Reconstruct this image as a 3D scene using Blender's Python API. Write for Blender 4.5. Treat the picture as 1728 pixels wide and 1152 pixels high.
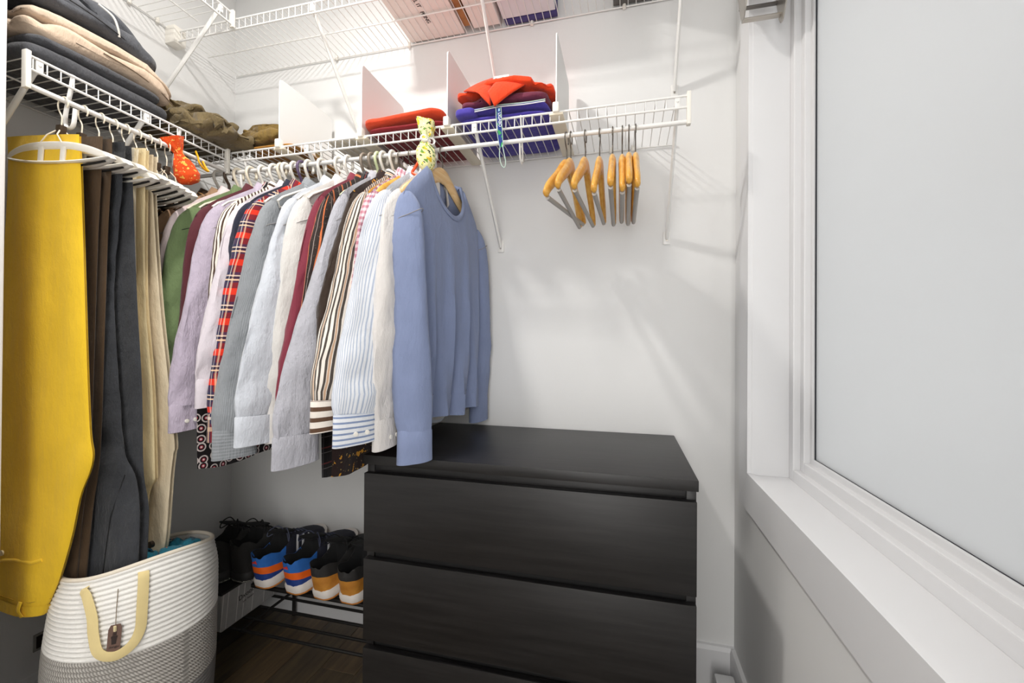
import bpy, bmesh, math, random
from mathutils import Vector, Matrix, noise
random.seed(7)
for o in list(bpy.data.objects): bpy.data.objects.remove(o)
SC = bpy.context.scene
COL = SC.collection
PI = math.pi
sin, cos = math.sin, math.cos

# ------------------------------------------------------------ camera, world, lights, exposure
cam_data = bpy.data.cameras.new('camera'); cam = bpy.data.objects.new('camera', cam_data); COL.objects.link(cam)
cam_data.sensor_width = 36.0; cam_data.lens = 739.5/1728*36.0; cam_data.clip_start = 0.02
_yw, _pt, _rl = map(math.radians, (14.456, 0.319, 0.394))
_fw = Vector((-sin(_yw)*cos(_pt), cos(_yw)*cos(_pt), sin(_pt)))
_rt = Vector((cos(_yw), sin(_yw), 0)); _up = _rt.cross(_fw)
_R = cos(_rl)*_rt + sin(_rl)*_up; _U = -sin(_rl)*_rt + cos(_rl)*_up
cam.matrix_world = Matrix(((_R.x, _U.x, -_fw.x, .6478), (_R.y, _U.y, -_fw.y, -.9942), (_R.z, _U.z, -_fw.z, 1.0656), (0, 0, 0, 1)))
SC.camera = cam
W = bpy.data.worlds.new('world'); SC.world = W; W.use_nodes = True
W.node_tree.nodes['Background'].inputs[0].default_value = (.985, .985, 1, 1)
W.node_tree.nodes['Background'].inputs[1].default_value = 2.8
vs = SC.view_settings
vs.view_transform = 'Standard'; vs.look = 'None'; vs.gamma = 1; vs.use_curve_mapping = False; vs.exposure = 0.62
def area_light(name, loc, size, power, color, target=None, size_y=None, shape='DISK'):
    l = bpy.data.lights.new(name, 'AREA'); l.shape = shape; l.size = size
    if size_y: l.size_y = size_y
    l.energy = power; l.color = color
    o = bpy.data.objects.new(name, l); o.location = loc; COL.objects.link(o)
    if target: o.rotation_euler = (Vector(target)-Vector(loc)).to_track_quat('-Z', 'Y').to_euler()
    return o
area_light('ceiling_lamp', (-.13, -.31, 2.50), .12, 11, (1, .965, .92))
area_light('front_fill', (.42, -2.12, 1.05), 1.1, 23, (1, .985, .965), target=(.0, .3, .85), size_y=2.0, shape='RECTANGLE')  # added soft fill from behind the camera; the front wall has no doorway

# ------------------------------------------------------------ materials
def lin(c):
    if isinstance(c, str): c = [int(c[i:i+2], 16)/255 for i in (0, 2, 4)]
    return tuple(x/12.92 if x <= .04045 else ((x+.055)/1.055)**2.4 for x in c[:3])+(1,)
SEAMS = {}
class NT:
    def __init__(s, name):
        s.m = bpy.data.materials.new(name); s.m.use_nodes = True; s.t = s.m.node_tree
        s.b = s.t.nodes['Principled BSDF']
    def n(s, typ, **k):
        nd = s.t.nodes.new(typ)
        for a, v in k.items():
            if a.startswith('i_'): nd.inputs[a[2:].replace('_', ' ')].default_value = v
            else: setattr(nd, a, v)
        return nd
    def l(s, a, b): s.t.links.new(a, b)
    def math(s, op, a, b=None):
        nd = s.n('ShaderNodeMath', operation=op)
        for i, v in enumerate((a, b)):
            if v is None: continue
            if isinstance(v, (int, float)): nd.inputs[i].default_value = v
            else: s.l(v, nd.inputs[i])
        return nd.outputs[0]
    def mix(s, f, a, b, blend='MIX'):
        nd = s.n('ShaderNodeMix', data_type='RGBA', blend_type=blend)
        for i, v in ((0, f), (6, a), (7, b)):
            if isinstance(v, (int, float)): nd.inputs[i].default_value = v
            elif isinstance(v, tuple): nd.inputs[i].default_value = v
            else: s.l(v, nd.inputs[i])
        return nd.outputs[2]
    def noise(s, vec, scale, detail=3, rough=.55):
        nd = s.n('ShaderNodeTexNoise'); nd.inputs['Scale'].default_value = scale; nd.inputs['Detail'].default_value = detail
        nd.inputs['Roughness'].default_value = rough; s.l(vec, nd.inputs['Vector']); return nd.outputs[0]
    def coord(s, which): return s.n('ShaderNodeTexCoord').outputs[which]
    def mapping(s, vec, sc=(1, 1, 1), rot=(0, 0, 0)):
        nd = s.n('ShaderNodeMapping'); nd.inputs['Scale'].default_value = sc; nd.inputs['Rotation'].default_value = rot
        s.l(vec, nd.inputs['Vector']); return nd.outputs[0]
    def bump(s, h, strength, dist, prev=None):
        nd = s.n('ShaderNodeBump'); nd.inputs['Strength'].default_value = strength; nd.inputs['Distance'].default_value = dist
        s.l(h, nd.inputs['Height'])
        if prev is not None: s.l(prev, nd.inputs['Normal'])
        return nd.outputs[0]
    def color(s, c):
        if isinstance(c, tuple): s.b.inputs['Base Color'].default_value = c
        else: s.l(c, s.b.inputs['Base Color'])
    def set(s, **k):
        for a, v in k.items(): s.b.inputs[a.replace('_', ' ')].default_value = v
def plain(name, c, rough=.5, metal=0, var=.04, scale=9, bump=0, bscale=60):
    t = NT(name); c = lin(c); co = t.coord('Object')
    f = t.noise(co, scale)
    t.color(t.mix(f, tuple(x*(1-var) for x in c[:3])+(1,), tuple(min(1, x*(1+var)) for x in c[:3])+(1,)))
    t.set(Roughness=rough, Metallic=metal)
    if bump: t.l(t.bump(t.noise(co, bscale), bump, .002), t.b.inputs['Normal'])
    return t.m
def fabric(name, base, layers=(), var=.10, wrinkle=.35, weave=900, rough=.9, dots=None, spots=None):
    """cloth: woven base with printed layers (axis, period, offset, width, colour, alpha) in metres of cloth"""
    t = NT(name); co = t.coord('Object'); uv = t.coord('UV')
    sp = t.n('ShaderNodeSeparateXYZ'); t.l(uv, sp.inputs[0]); ax = {'u': sp.outputs[0], 'v': sp.outputs[1]}
    b = lin(base); n1 = t.noise(co, 18, 4)
    c = t.mix(n1, tuple(x*(1-var) for x in b[:3])+(1,), tuple(min(1, x*(1+var)) for x in b[:3])+(1,))
    for a, per, off, wid, colr, al in layers:
        q = t.math('FRACT', t.math('ADD', t.math('DIVIDE', ax[a], per), off+50))
        f = t.math('MULTIPLY', t.math('LESS_THAN', q, wid), al)
        c = t.mix(f, c, lin(colr))
    if dots:      # (scale, radius, inner radius, colour, inner colour)
        for sc, r, ri, c1, c2 in dots:
            v = t.n('ShaderNodeTexVoronoi'); v.inputs['Scale'].default_value = sc; v.inputs['Randomness'].default_value = .6
            v.voronoi_dimensions = '2D'; t.l(uv, v.inputs['Vector'])
            c = t.mix(t.math('LESS_THAN', v.outputs['Distance'], r), c, lin(c1))
            c = t.mix(t.math('LESS_THAN', v.outputs['Distance'], ri), c, lin(c2))
    if spots:     # irregular printed motifs
        for sc, thr, c1 in spots:
            nn = t.noise(uv, sc, 2, .5)
            c = t.mix(t.math('GREATER_THAN', nn, thr), c, lin(c1))
    t.m['tone'] = list(b[:3]); t.color(c); t.set(Roughness=rough, Sheen_Weight=.15)
    t.b.inputs['Specular IOR Level'].default_value = .2
    h1 = t.noise(t.mapping(co, (1, 1, .4)), 16, 6, .62); h2 = t.noise(uv, weave, 1)
    nb = t.bump(h1, min(1, wrinkle*1.3), .018); nb = t.bump(h2, .25, .0008, nb)
    t.l(nb, t.b.inputs['Normal'])
    return t.m
def woodmat(name, c1, c2, axis=0, rough=.45, stretch=14, scale=6, bump=.15):
    t = NT(name); co = t.coord('Object'); sc = [1, 1, 1]
    sc = [stretch]*3; sc[axis] = 1
    m = t.mapping(co, tuple(sc)); f = t.noise(m, scale, 6, .6)
    r = t.n('ShaderNodeValToRGB'); r.color_ramp.elements[0].position = .35; r.color_ramp.elements[1].position = .68
    r.color_ramp.elements[0].color = lin(c1); r.color_ramp.elements[1].color = lin(c2)
    t.l(f, r.inputs[0]); t.color(r.outputs[0]); t.set(Roughness=rough)
    t.l(t.bump(f, bump, .001), t.b.inputs['Normal'])
    return t.m
def mapcolor(c): return c

M = {}
M['wall'] = plain('wall_paint', 'e7e7e6', .75, var=.012, scale=3, bump=.06, bscale=240)
M['ceil'] = plain('ceiling_paint', 'e6e6e4', .8, var=.01, scale=3)
M['trim'] = plain('trim_paint', 'e4e4e5', .38, var=.01, scale=4)
M['white_metal'] = plain('white_coated_wire', 'ecebe8', .35, var=.02)
M['white_plastic'] = plain('white_plastic', 'efebe2', .4, var=.03)
M['ivory_plastic'] = plain('ivory_plastic', 'e9dfca', .4, var=.03)
M['divider'] = plain('divider_plastic', 'e4e4e3', .4, var=.01)
M['black_wood'] = woodmat('black_brown_woodgrain', '0d0c0c', '1f1d1d', 0, .42, 16, 5, .12)
M['black_gap'] = plain('dark_recess', '0a0909', .7)
M['steel'] = plain('brushed_steel', 'b4aea6', .32, .9, var=.06, scale=40)
M['dark_steel'] = plain('dark_steel_wire', '6b655e', .3, .85)
M['hook_dark'] = plain('bronze_block', '4a3d30', .4, .5)
M['rubber'] = plain('black_rubber', '1b1a19', .7)
M['wood'] = woodmat('varnished_wood', 'd79a3c', 'eebd62', 1, .3, 10, 9, .05)
M['wood_pale'] = woodmat('pale_wood', 'dcb27a', 'eccf9f', 1, .35, 10, 9, .05)
M['bar_gray'] = plain('grey_felt_bar', 'b5afa8', .7, var=.06)
M['tan_bar'] = woodmat('tan_wood', 'a07f4e', 'b9935c', 2, .5)
def glassmat():
    t = NT('frosted_pane'); out = t.t.nodes['Material Output']
    d = t.n('ShaderNodeBsdfDiffuse'); d.inputs[0].default_value = (.56, .565, .567, 1)
    tr = t.n('ShaderNodeBsdfTranslucent'); tr.inputs[0].default_value = (.63, .638, .638, 1)
    g = t.n('ShaderNodeBsdfGlossy'); g.inputs['Roughness'].default_value = .32; g.inputs[0].default_value = (.9, .9, .9, 1)
    co = t.coord('Object'); nz = t.noise(co, 500, 1); nb = t.bump(nz, .15, .0005); t.l(nb, g.inputs['Normal'])
    m1 = t.n('ShaderNodeMixShader'); m1.inputs[0].default_value = .5; t.l(d.outputs[0], m1.inputs[1]); t.l(tr.outputs[0], m1.inputs[2])
    m2 = t.n('ShaderNodeMixShader'); m2.inputs[0].default_value = .07; t.l(m1.outputs[0], m2.inputs[1]); t.l(g.outputs[0], m2.inputs[2])
    t.l(m2.outputs[0], out.inputs['Surface']); return t.m
M['glass'] = glassmat()
M['gasket'] = plain('black_gasket', '1a1d27', .6)

# ------------------------------------------------------------ mesh helpers
class MB:
    def __init__(s): s.v = []; s.f = []; s.uv = []
    def add(s, v, f, uv=None):
        b = len(s.v); s.v += [tuple(x) for x in v]; s.f += [tuple(i+b for i in q) for q in f]
        s.uv += list(uv) if uv else [(p[0]+p[1], p[2]) for p in v]
        return s
    def box(s, x0, x1, y0, y1, z0, z1, bv=0.0):
        if x0 > x1: x0, x1 = x1, x0
        if y0 > y1: y0, y1 = y1, y0
        if z0 > z1: z0, z1 = z1, z0
        bm = bmesh.new(); bmesh.ops.create_cube(bm, size=1)
        for v in bm.verts: v.co = Vector(((x0+x1)/2+v.co.x*(x1-x0), (y0+y1)/2+v.co.y*(y1-y0), (z0+z1)/2+v.co.z*(z1-z0)))
        if bv: bmesh.ops.bevel(bm, geom=list(bm.edges), offset=bv, segments=2, profile=.6, affect='EDGES')
        bm.verts.index_update()
        s.add([v.co for v in bm.verts], [[v.index for v in f.verts] for f in bm.faces]); bm.free(); return s
    def tube(s, pts, r, n=8, closed=False, flat=None, caps=True, up=(0, 0, 1)):
        """sweep along points; r number or list; flat=(a,b) elliptical scale"""
        P = [Vector(p) for p in pts]; k = len(P); rr = r if isinstance(r, (list, tuple)) else [r]*k
        a, b = flat or (1, 1); vs_, fs, uvs = [], [], []; prevN = None; L = 0
        for i, p in enumerate(P):
            if closed: t = P[(i+1) % k]-P[i-1]
            else: t = P[min(i+1, k-1)]-P[max(i-1, 0)]
            if t.length < 1e-9: t = Vector((0, 0, 1))
            t.normalize()
            if prevN is None:
                u = Vector(up)
                if abs(u.dot(t)) > .95: u = Vector((1, 0, 0)) if abs(t.x) < .9 else Vector((0, 1, 0))
                N = (u-t*u.dot(t)).normalized()
            else:
                N = prevN-t*prevN.dot(t)
                N = N.normalized() if N.length > 1e-6 else prevN
            prevN = N; B = t.cross(N)
            if i: L += (P[i]-P[i-1]).length
            for j in range(n):
                A = 2*PI*j/n
                vs_.append(p+N*(cos(A)*rr[i]*a)+B*(sin(A)*rr[i]*b)); uvs.append((A*rr[i], L))
        for i in range(k if closed else k-1):
            for j in range(n):
                q = (i+1) % k
                fs.append((i*n+j, i*n+(j+1) % n, q*n+(j+1) % n, q*n+j))
        if not closed and caps:
            fs.append(tuple(range(n-1, -1, -1))); fs.append(tuple((k-1)*n+j for j in range(n)))
        return s.add(vs_, fs, uvs)
    def grid(s, fn, nu, nv, uvfn=None, wrap=False):
        vs_, fs, uvs = [], [], []
        for j in range(nv+1):
            for i in range(nu if wrap else nu+1):
                p = fn(i/nu, j/nv); vs_.append(p); uvs.append(uvfn(i/nu, j/nv) if uvfn else (p[0]+p[1], p[2]))
        w = nu if wrap else nu+1
        for j in range(nv):
            for i in range(nu):
                i2 = (i+1) % w if wrap else i+1
                fs.append((j*w+i, j*w+i2, (j+1)*w+i2, (j+1)*w+i))
        return s.add(vs_, fs, uvs)
    def prism(s, poly, axis, a, b):
        """extrude a 2d outline between a and b along an axis"""
        n = len(poly); v = []
        for c in (a, b):
            for p in poly:
                v.append({'x': (c, p[0], p[1]), 'y': (p[0], c, p[1]), 'z': (p[0], p[1], c)}[axis])
        f = [tuple(range(n)), tuple(range(2*n-1, n-1, -1))]+[(i, (i+1) % n, n+(i+1) % n, n+i) for i in range(n)]
        return s.add(v, f)
    def slab(s, c, lx, ly, h, e1=.35, e2=.3, nu=64, nv=22, amp=.004, fr=12, seed=0, tilt=(0, 0), sag=None, ridge=0.0, rk=(5, 24)):
        """soft pressed-cloth block (superellipsoid with creases)"""
        cx, cy, cz = c
        def pw(x, e): return math.copysign(abs(x)**e, x)
        def fn(u, v):
            A = 2*PI*u; B = PI*(v-.5)
            x = pw(cos(B), e2)*pw(cos(A), e1)*lx/2; y = pw(cos(B), e2)*pw(sin(A), e1)*ly/2; z = pw(sin(B), .75)*h/2
            d = noise.noise_vector(Vector((x*fr+seed*7.3, y*fr+seed*3.1, z*fr*2)))
            d2 = noise.noise_vector(Vector((x*fr*2.6+seed*3.3, y*fr*2.6+seed, z*fr*3))); rg = 1-abs(noise.noise(Vector((x*fr*1.3+seed, y*fr*1.3, z*9+seed))))*2
            x += d.x*amp+d2.x*amp*.45; y += d.y*amp+d2.y*amp*.45; z += d.z*amp*.9+d2.z*amp*.4+rg*amp*.35+tilt[0]*x+tilt[1]*y
            if ridge:
                wv = noise.noise(Vector((x*7+seed, y*7, z*5)))*.05
                q = min(1, abs(noise.noise(Vector((x*rk[0]+seed*2, (y+wv)*rk[1], z*22))))*3.2)
                gq = (q-.75)*ridge; ln = max(1e-4, math.sqrt(x*x+y*y+z*z*9)); x += x/ln*gq; y += y/ln*gq; z += gq*(.9 if z > 0 else -.3)
            if sag: z += sag(x, y)
            return (cx+x, cy+y, cz+z)
        return s.grid(fn, nu, nv, wrap=True, uvfn=lambda u, v: (u*(lx+ly)*2, v*(h+min(lx, ly))))
    def build(s, name, m, parent=None, smooth=True, kind=None, weld=True, origin=None):
        o = Vector(origin) if origin else Vector((0, 0, 0))
        me = bpy.data.meshes.new(name)
        me.from_pydata([tuple(Vector(v)-o) for v in s.v], [], s.f)
        ul = me.uv_layers.new(name='UVMap')
        for lp in me.loops: ul.data[lp.index].uv = s.uv[lp.vertex_index]
        bm = bmesh.new(); bm.from_mesh(me)
        if weld: bmesh.ops.remove_doubles(bm, verts=bm.verts, dist=2e-5)
        bmesh.ops.recalc_face_normals(bm, faces=bm.faces)
        bm.to_mesh(me); bm.free()
        if smooth:
            for p in me.polygons: p.use_smooth = True
            try: me.set_sharp_from_angle(angle=math.radians(48))
            except Exception: pass
        me.materials.append(m)
        ob = bpy.data.objects.new(name, me); COL.objects.link(ob)
        if parent is not None: ob.parent = parent
        if origin: ob.location = origin
        if kind: ob['kind'] = kind
        return ob
def thing(name, label, cat, loc=(0, 0, 0), rz=0, group=None, tilt=(0, 0)):
    o = bpy.data.objects.new(name, None); COL.objects.link(o); o.empty_display_size = .05
    o.location = loc; o.rotation_euler = (tilt[0], tilt[1], rz); o['label'] = label; o['category'] = cat
    if group: o['group'] = group
    return o
def tag(o, label, cat, group=None):
    o['label'] = label; o['category'] = cat
    if group: o['group'] = group
    return o
def struct(name, mb, m, smooth=False):
    o = mb.build(name, m, None, smooth); o['kind'] = 'structure'; return o
def structempty(name):
    o = bpy.data.objects.new(name, None); COL.objects.link(o); o['kind'] = 'structure'; return o
def smooth01(t): t = max(0, min(1, t)); return t*t*(3-2*t)
def interp(tab, x):
    if x <= tab[0][0]: return tab[0][1:]
    for a, b in zip(tab, tab[1:]):
        if x <= b[0]:
            k = (x-a[0])/(b[0]-a[0]+1e-12); return tuple(p+(q-p)*k for p, q in zip(a[1:], b[1:]))
    return tab[-1][1:]
def spline(pts, n):
    P = [Vector(p) for p in pts]; out = []; k = len(P)
    for i in range(k-1):
        p0, p1, p2, p3 = P[max(i-1, 0)], P[i], P[i+1], P[min(i+2, k-1)]
        for j in range(n):
            t = j/n
            out.append(.5*((2*p1)+(-p0+p2)*t+(2*p0-5*p1+4*p2-p3)*t*t+(-p0+3*p1-3*p2+p3)*t**3))
    out.append(P[-1]); return out
def text_part(txt, name, m, parent, loc, xaxis, yaxis, size, depth=.0006, font_shear=0):
    cu = bpy.data.curves.new('t', 'FONT'); cu.body = txt; cu.size = size; cu.extrude = depth; cu.shear = font_shear
    to = bpy.data.objects.new('t', cu); COL.objects.link(to)
    dg = bpy.context.evaluated_depsgraph_get()
    me = bpy.data.meshes.new_from_object(to.evaluated_get(dg)); bpy.data.objects.remove(to)
    me.materials.clear(); me.materials.append(m)
    X = Vector(xaxis).normalized(); Y = Vector(yaxis).normalized(); Z = X.cross(Y)
    o = bpy.data.objects.new(name, me); COL.objects.link(o); o.parent = parent
    o.matrix_local = Matrix(((X.x, Y.x, Z.x, loc[0]), (X.y, Y.y, Z.y, loc[1]), (X.z, Y.z, Z.z, loc[2]), (0, 0, 0, 1)))
    return o

# ------------------------------------------------------------ the room
XL, XR, YB, ZC = -.948, .979, .495, 2.52
YF = -2.15                       # wall behind the photographer
# floor with planks
fl = struct('floor', MB().box(XL-.2, XR+.2, YF-.1, YB+.1, -.06, -.004), M['black_gap'])
plank_m = [woodmat('floor_plank_'+c1, c1, c2, 1, .45, 9, 5, .1) for c1, c2 in (('463d33', '63553f'), ('524637', '6e5c45'), ('3d362e', '564a3b'), ('4c4032', '715d42'))]
plank_mesh = {}
pw_ = .127
for i in range(16):
    x0 = XL+i*pw_; off = (i*.37) % .9
    ys = [YF]+[y for y in (YF+off+.45+k*.95 for k in range(4)) if y < YB-.1]+[YB]
    if x0+pw_ > XR+.05: break
    for a, b in zip(ys, ys[1:]):
        MB().box(x0+.0008, x0+pw_-.0008, a+.0008, b-.0008, -.012, 0, .0012).build('plank', random.choice(plank_m), fl, False, weld=False)
struct('ceiling', MB().box(XL-.2, XR+.4, YF-.1, YB+.1, ZC, ZC+.08), M['ceil'])
struct('wall_back', MB().box(XL-.1, XR+.35, YB, YB+.1, -.06, ZC+.08), M['wall'])
struct('wall_left', MB().box(XL-.1, XL, -.36, YB, -.06, ZC+.08), M['wall'])
struct('wall_front', MB().box(XL-.1, XR+.35, YF-.1, YF, -.06, ZC+.08), M['wall'])
# short return wall that ends the hanging alcove on the left
ret = struct('wall_left_return', MB().box(XL-.1, -.652, YF, -.352, -.06, ZC+.08, .003), M['trim'])
# right wall with the window opening
WY0, WY1, WZ0, WZ1 = -.62, .2887, .7277, 2.16
wr = MB()
wr.box(XR, XR+.3, WY1, YB, -.06, ZC+.08); wr.box(XR, XR+.3, YF, WY0, -.06, ZC+.08)
wr.box(XR, XR+.3, WY0, WY1, -.06, WZ0-.02); wr.box(XR, XR+.3, WY0, WY1, WZ1+.02, ZC+.08)
struct('wall_right', wr, M['wall'])
# baseboards
def baseboard(name, poly, axis, a, b): return struct(name, MB().prism(poly, axis, a, b), M['trim'])
baseboard('baseboard_back', [(YB, 0), (YB-.014, 0), (YB-.014, .122), (YB-.009, .134), (YB, .136)], 'x', XL, XR)
baseboard('baseboard_left', [(XL, 0), (XL+.014, 0), (XL+.014, .122), (XL+.009, .134), (XL, .136)], 'y', -.352, YB-.014)
baseboard('baseboard_right', [(XR, 0), (XR-.014, 0), (XR-.014, .122), (XR-.011, .134), (XR, .136)], 'y', YF, YB-.014)
# window
win = structempty('window_1')
T = M['trim']
cw, ct = .086, .016
XC = XR-ct
def wpart(name, mb, m=T, smooth=False): return mb.build(name, m, win, smooth)
# casing with mitred corners (prism polygons in the wall plane)
for nm, pl in (('casing_side', [(WY1, WZ0), (WY1+cw, WZ0-cw-.014), (WY1+cw, WZ1+cw), (WY1, WZ1)]),
               ('casing_side', [(WY0, WZ0), (WY0, WZ1), (WY0-cw, WZ1+cw), (WY0-cw, WZ0-cw-.014)]),
               ('casing_bottom', [(WY1, WZ0-.0005), (WY0, WZ0-.0005), (WY0-cw, WZ0-cw-.0145), (WY1+cw, WZ0-cw-.0145)]),
               ('casing_top', [(WY1, WZ1+.0005), (WY1+cw, WZ1+cw+.0005), (WY0-cw, WZ1+cw+.0005), (WY0, WZ1+.0005)])):
    wpart(nm, MB().prism(pl, 'x', XC, XR))
JX = 1.0616
wpart('sill', MB().box(XR-.006, JX, WY0, WY1, WZ0-.022, WZ0-.004, .0015))
wpart('jamb', MB().box(XR-.006, JX, WY1-.001, WY1+.018, WZ0-.004, WZ1, .001))
wpart('jamb', MB().box(XR-.006, JX, WY0-.018, WY0+.001, WZ0-.004, WZ1, .001))
wpart('head', MB().box(XR-.006, JX, WY0, WY1, WZ1-.002, WZ1+.018, .001))
def ring(x0, x1, y0, y1, z0, z1, w, bv=.002):
    m = MB(); m.box(x0, x1, y0, y0+w, z0, z1, bv); m.box(x0, x1, y1-w, y1, z0, z1, bv)
    m.box(x0, x1, y0+w, y1-w, z0, z0+w, bv); m.box(x0, x1, y0+w, y1-w, z1-w, z1, bv); return m
wpart('window_frame', ring(JX, 1.14, WY0, WY1+.01, WZ0-.012, WZ1, .036, .003))
wpart('sash', ring(1.078, 1.13, WY0+.033, WY1-.022, WZ0+.022, WZ1-.03, .026, .003))
wpart('glazing_bead', ring(1.092, 1.12, WY0+.058, WY1-.047, WZ0+.046, WZ1-.055, .015, .002))
GY0, GY1, GZ0, GZ1 = WY0+.071, .2235, .7875, WZ1-.068
wpart('gasket', ring(1.0965, 1.110, GY0-.003, GY1+.0025, GZ0-.0025, GZ1+.002, .0042, 0), M['gasket'])
wpart('glass', MB().box(1.0985, 1.104, GY0, GY1, GZ0, GZ1), M['glass'])

# ------------------------------------------------------------ chest of drawers
d = thing('chest_of_drawers', 'black-brown woodgrain chest of drawers standing against the back wall', 'chest of drawers', (.4, .24, 0))
BW, BG = M['black_wood'], M['black_gap']
o = (-.4, -.24, 0)
def dpart(name, mb, m=BW, parent=None, kind=None):
    mb.v = [(p[0]+o[0], p[1]+o[1], p[2]+o[2]) for p in mb.v]
    return mb.build(name, m, parent or d, True, kind)
dpart('top_panel', MB().box(0, .8, -.002, .478, .7565, .78, .0015))
dpart('side_panel', MB().box(.002, .022, .018, .475, 0, .7565, .001)); dpart('side_panel', MB().box(.778, .798, .018, .475, 0, .7565, .001))
dpart('back_panel', MB().box(.022, .778, .465, .475, .04, .75), BG)
dpart('rail', MB().box(.022, .778, .022, .04, .728, .7565, .001), BW); dpart('rail', MB().box(.022, .778, .026, .04, .508, .54), BG); dpart('rail', MB().box(.022, .778, .026, .04, .282, .318), BG)
dpart('plinth', MB().box(.022, .778, .03, .05, 0, .07), BG)
for z0, z1 in ((.5345, .7335), (.3095, .515), (.07, .288)):
    dr = dpart('drawer', MB().box(.003, .797, 0, .018, z0, z1, .0013))
    dpart('drawer_box', MB().box(.03, .77, .018, .44, z0+.02, z1-.045), BG, dr)
    dr2 = dr

# ------------------------------------------------------------ wire shelving
WM = M['white_metal']
def wire_shelf(name, label, axis, a0, a1, wall, front, z, zl, zr, rod, braces, endcap, jhooks=(), clips=(), wiregap=()):
    """axis 'x': runs along x; wall/front are the perpendicular coordinates; zl lip height, zr rod height"""
    base = (a0, wall, z) if axis == 'x' else (wall, a0, z)
    t = thing(name, label, 'wire shelf', base)
    def P(a, b, c): return (a-base[0], b-base[1], c-base[2]) if axis == 'x' else (b-base[0], a-base[1], c-base[2])
    sg = 1 if wall > front else -1
    dk = MB(); a = a0+.012
    while a < a1-.005:
        dk.tube([P(a, wall-sg*.008, z+.003), P(a, front+sg*.004, z+.003), P(a, front, z), P(a, front, zl)], .0014, 5)
        a += .0254
    dk.build('deck_wires', WM, t, kind='stuff')
    for nm, b, c, r in (('back_wire', wall-sg*.007, z, .0026), ('middle_wire', wall+(front-wall)*.5, z-.0025, .0024), ('front_wire', front, z, .0032), ('lip_wire', front-sg*.0035, zl, .0032)):
        MB().tube([P(a0, b, c), P(a1, b, c)], r, 8).build(nm, WM, t)
    if rod: MB().tube([P(a0, front, zr), P(a1, front, zr)], .0062, 10).build('hanging_rod', WM, t)
    def bx(a_0, a_1, b0, b1, c0, c1, bv):
        p, q = P(a_0, b0, c0), P(a_1, b1, c1); return MB().box(p[0], q[0], p[1], q[1], p[2], q[2], bv)
    for e in endcap:
        bx(e-.005, e+.005, front-sg*.010, front+sg*.006, (zr if rod else zl)-.009, z+.008, .002).build('end_cap', M['white_plastic'], t)
    for e in braces:
        dz = (wall-front)*sg*1.0
        top = P(e, front+sg*.002, z-.008); foot = P(e, wall-sg*.006, z-.298)
        br = MB().tube([top, foot], .0085, 10, flat=(1, .62)).build('support_brace', WM, t)
        bx(e-.011, e+.011, wall-sg*.006, wall-sg*.0005, z-.318, z-.278, .0015).build('brace_foot', WM, br)
        bx(e-.007, e+.007, front-sg*.001, front+sg*.008, z-.026, z+.004, .002).build('brace_clip', WM, br)
        sm = MB(); c = P(e, wall-sg*.0065, z-.305); sm.tube([c, P(e, wall-sg*.009, z-.305)], .0032, 10); sm.build('screw', M['steel'], br)
    for e in jhooks:
        pts = [P(e, front+sg*.001, z+.004), P(e, front+sg*.008, z-.03), P(e, front+sg*.026, zr-.028), P(e, front+sg*.016, zr-.056), P(e, front-sg*.002, zr-.05), P(e, front-sg*.008, zr-.012)]
        MB().tube(spline(pts, 5), .0052, 8, flat=(.5, 1)).build('rod_support', WM, t)
    for e in clips:
        MB().tube([P(e, wall-sg*.010, z-.008), P(e, wall-sg*.010, z+.009)], .006, 8).build('wall_clip', M['white_plastic'], t)
    return t
ZS, ZL, ZR = 1.706, 1.675, 1.6383
YF1 = .204; XF1 = -.651
back_shelf = wire_shelf('wire_shelf', 'long lower white wire shelf with hanging rod on the back wall', 'x', -.94, .803, YB, YF1, ZS, ZL, ZR, True, (-.352, .222, .776), (.803,), (-.60, -.30, .09, .36), (.60, .67, .30, -.05, -.45))
left_shelf = wire_shelf('wire_shelf', 'short lower white wire shelf with hanging rod on the left wall', 'y', -.322, .188, XL, XF1, ZS, ZL, ZR, True, (-.298, -.066), (-.322, .188), (-.235, .03), (-.2, .1))
up_back = wire_shelf('wire_shelf', 'upper white wire shelf near the ceiling on the back wall holding boxes', 'x', -.935, .92, YB, .224, 2.178, 2.1405, 0, False, (-.352, .219, .797), (), (), (-.45, -.137, .33, .64))
up_left = wire_shelf('wire_shelf', 'upper white wire shelf near the ceiling on the left wall, empty', 'y', -.335, .205, XL, -.655, 2.186, 2.144, 0, False, (.165, ), (.205,), (), (.08, .17))
MB().box(-.013, .030, -.292, -.248, -.048, .014, .003).build('wall_bracket', M['white_plastic'], up_back)

# ------------------------------------------------------------ shelf dividers
for i, (x, lb) in enumerate(((-.451, 'white plastic shelf divider beside the olive trousers, furthest left'), (-.146, 'grey-shaded plastic shelf divider at the left end of the orange sweater'), (.139, 'white plastic shelf divider between the orange sweater and the purple shirts'), (.461, 'white plastic shelf divider right of the purple shirts'))):
    t = thing('shelf_divider', lb, 'shelf divider', (x, .2, ZS), 0, 'plastic dividers on the lower wire shelf')
    def rr(y0, y1, z0, z1, r):
        p = []
        for cx_, cz_, a0 in ((y1-r, z1-r, 0), (y0+r, z1-r, 90)):
            for k in range(5): a = math.radians(a0+k*22.5); p.append((cx_+r*cos(a), cz_+r*sin(a)))
        return p+[(y0, z0), (y1, z0)]
    MB().prism(rr(-.002, .262, .006, .223, .014), 'x', -.0016, .0016).build('panel', M['divider'], t, False)
    MB().box(-.019, .019, -.004, .27, -.0105, -.0045, .001).build('foot_strip', M['ivory_plastic'], t)
    MB().box(-.009, .009, -.013, .010, -.006, .022, .005).build('clamp', M['white_plastic'], t)

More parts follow.
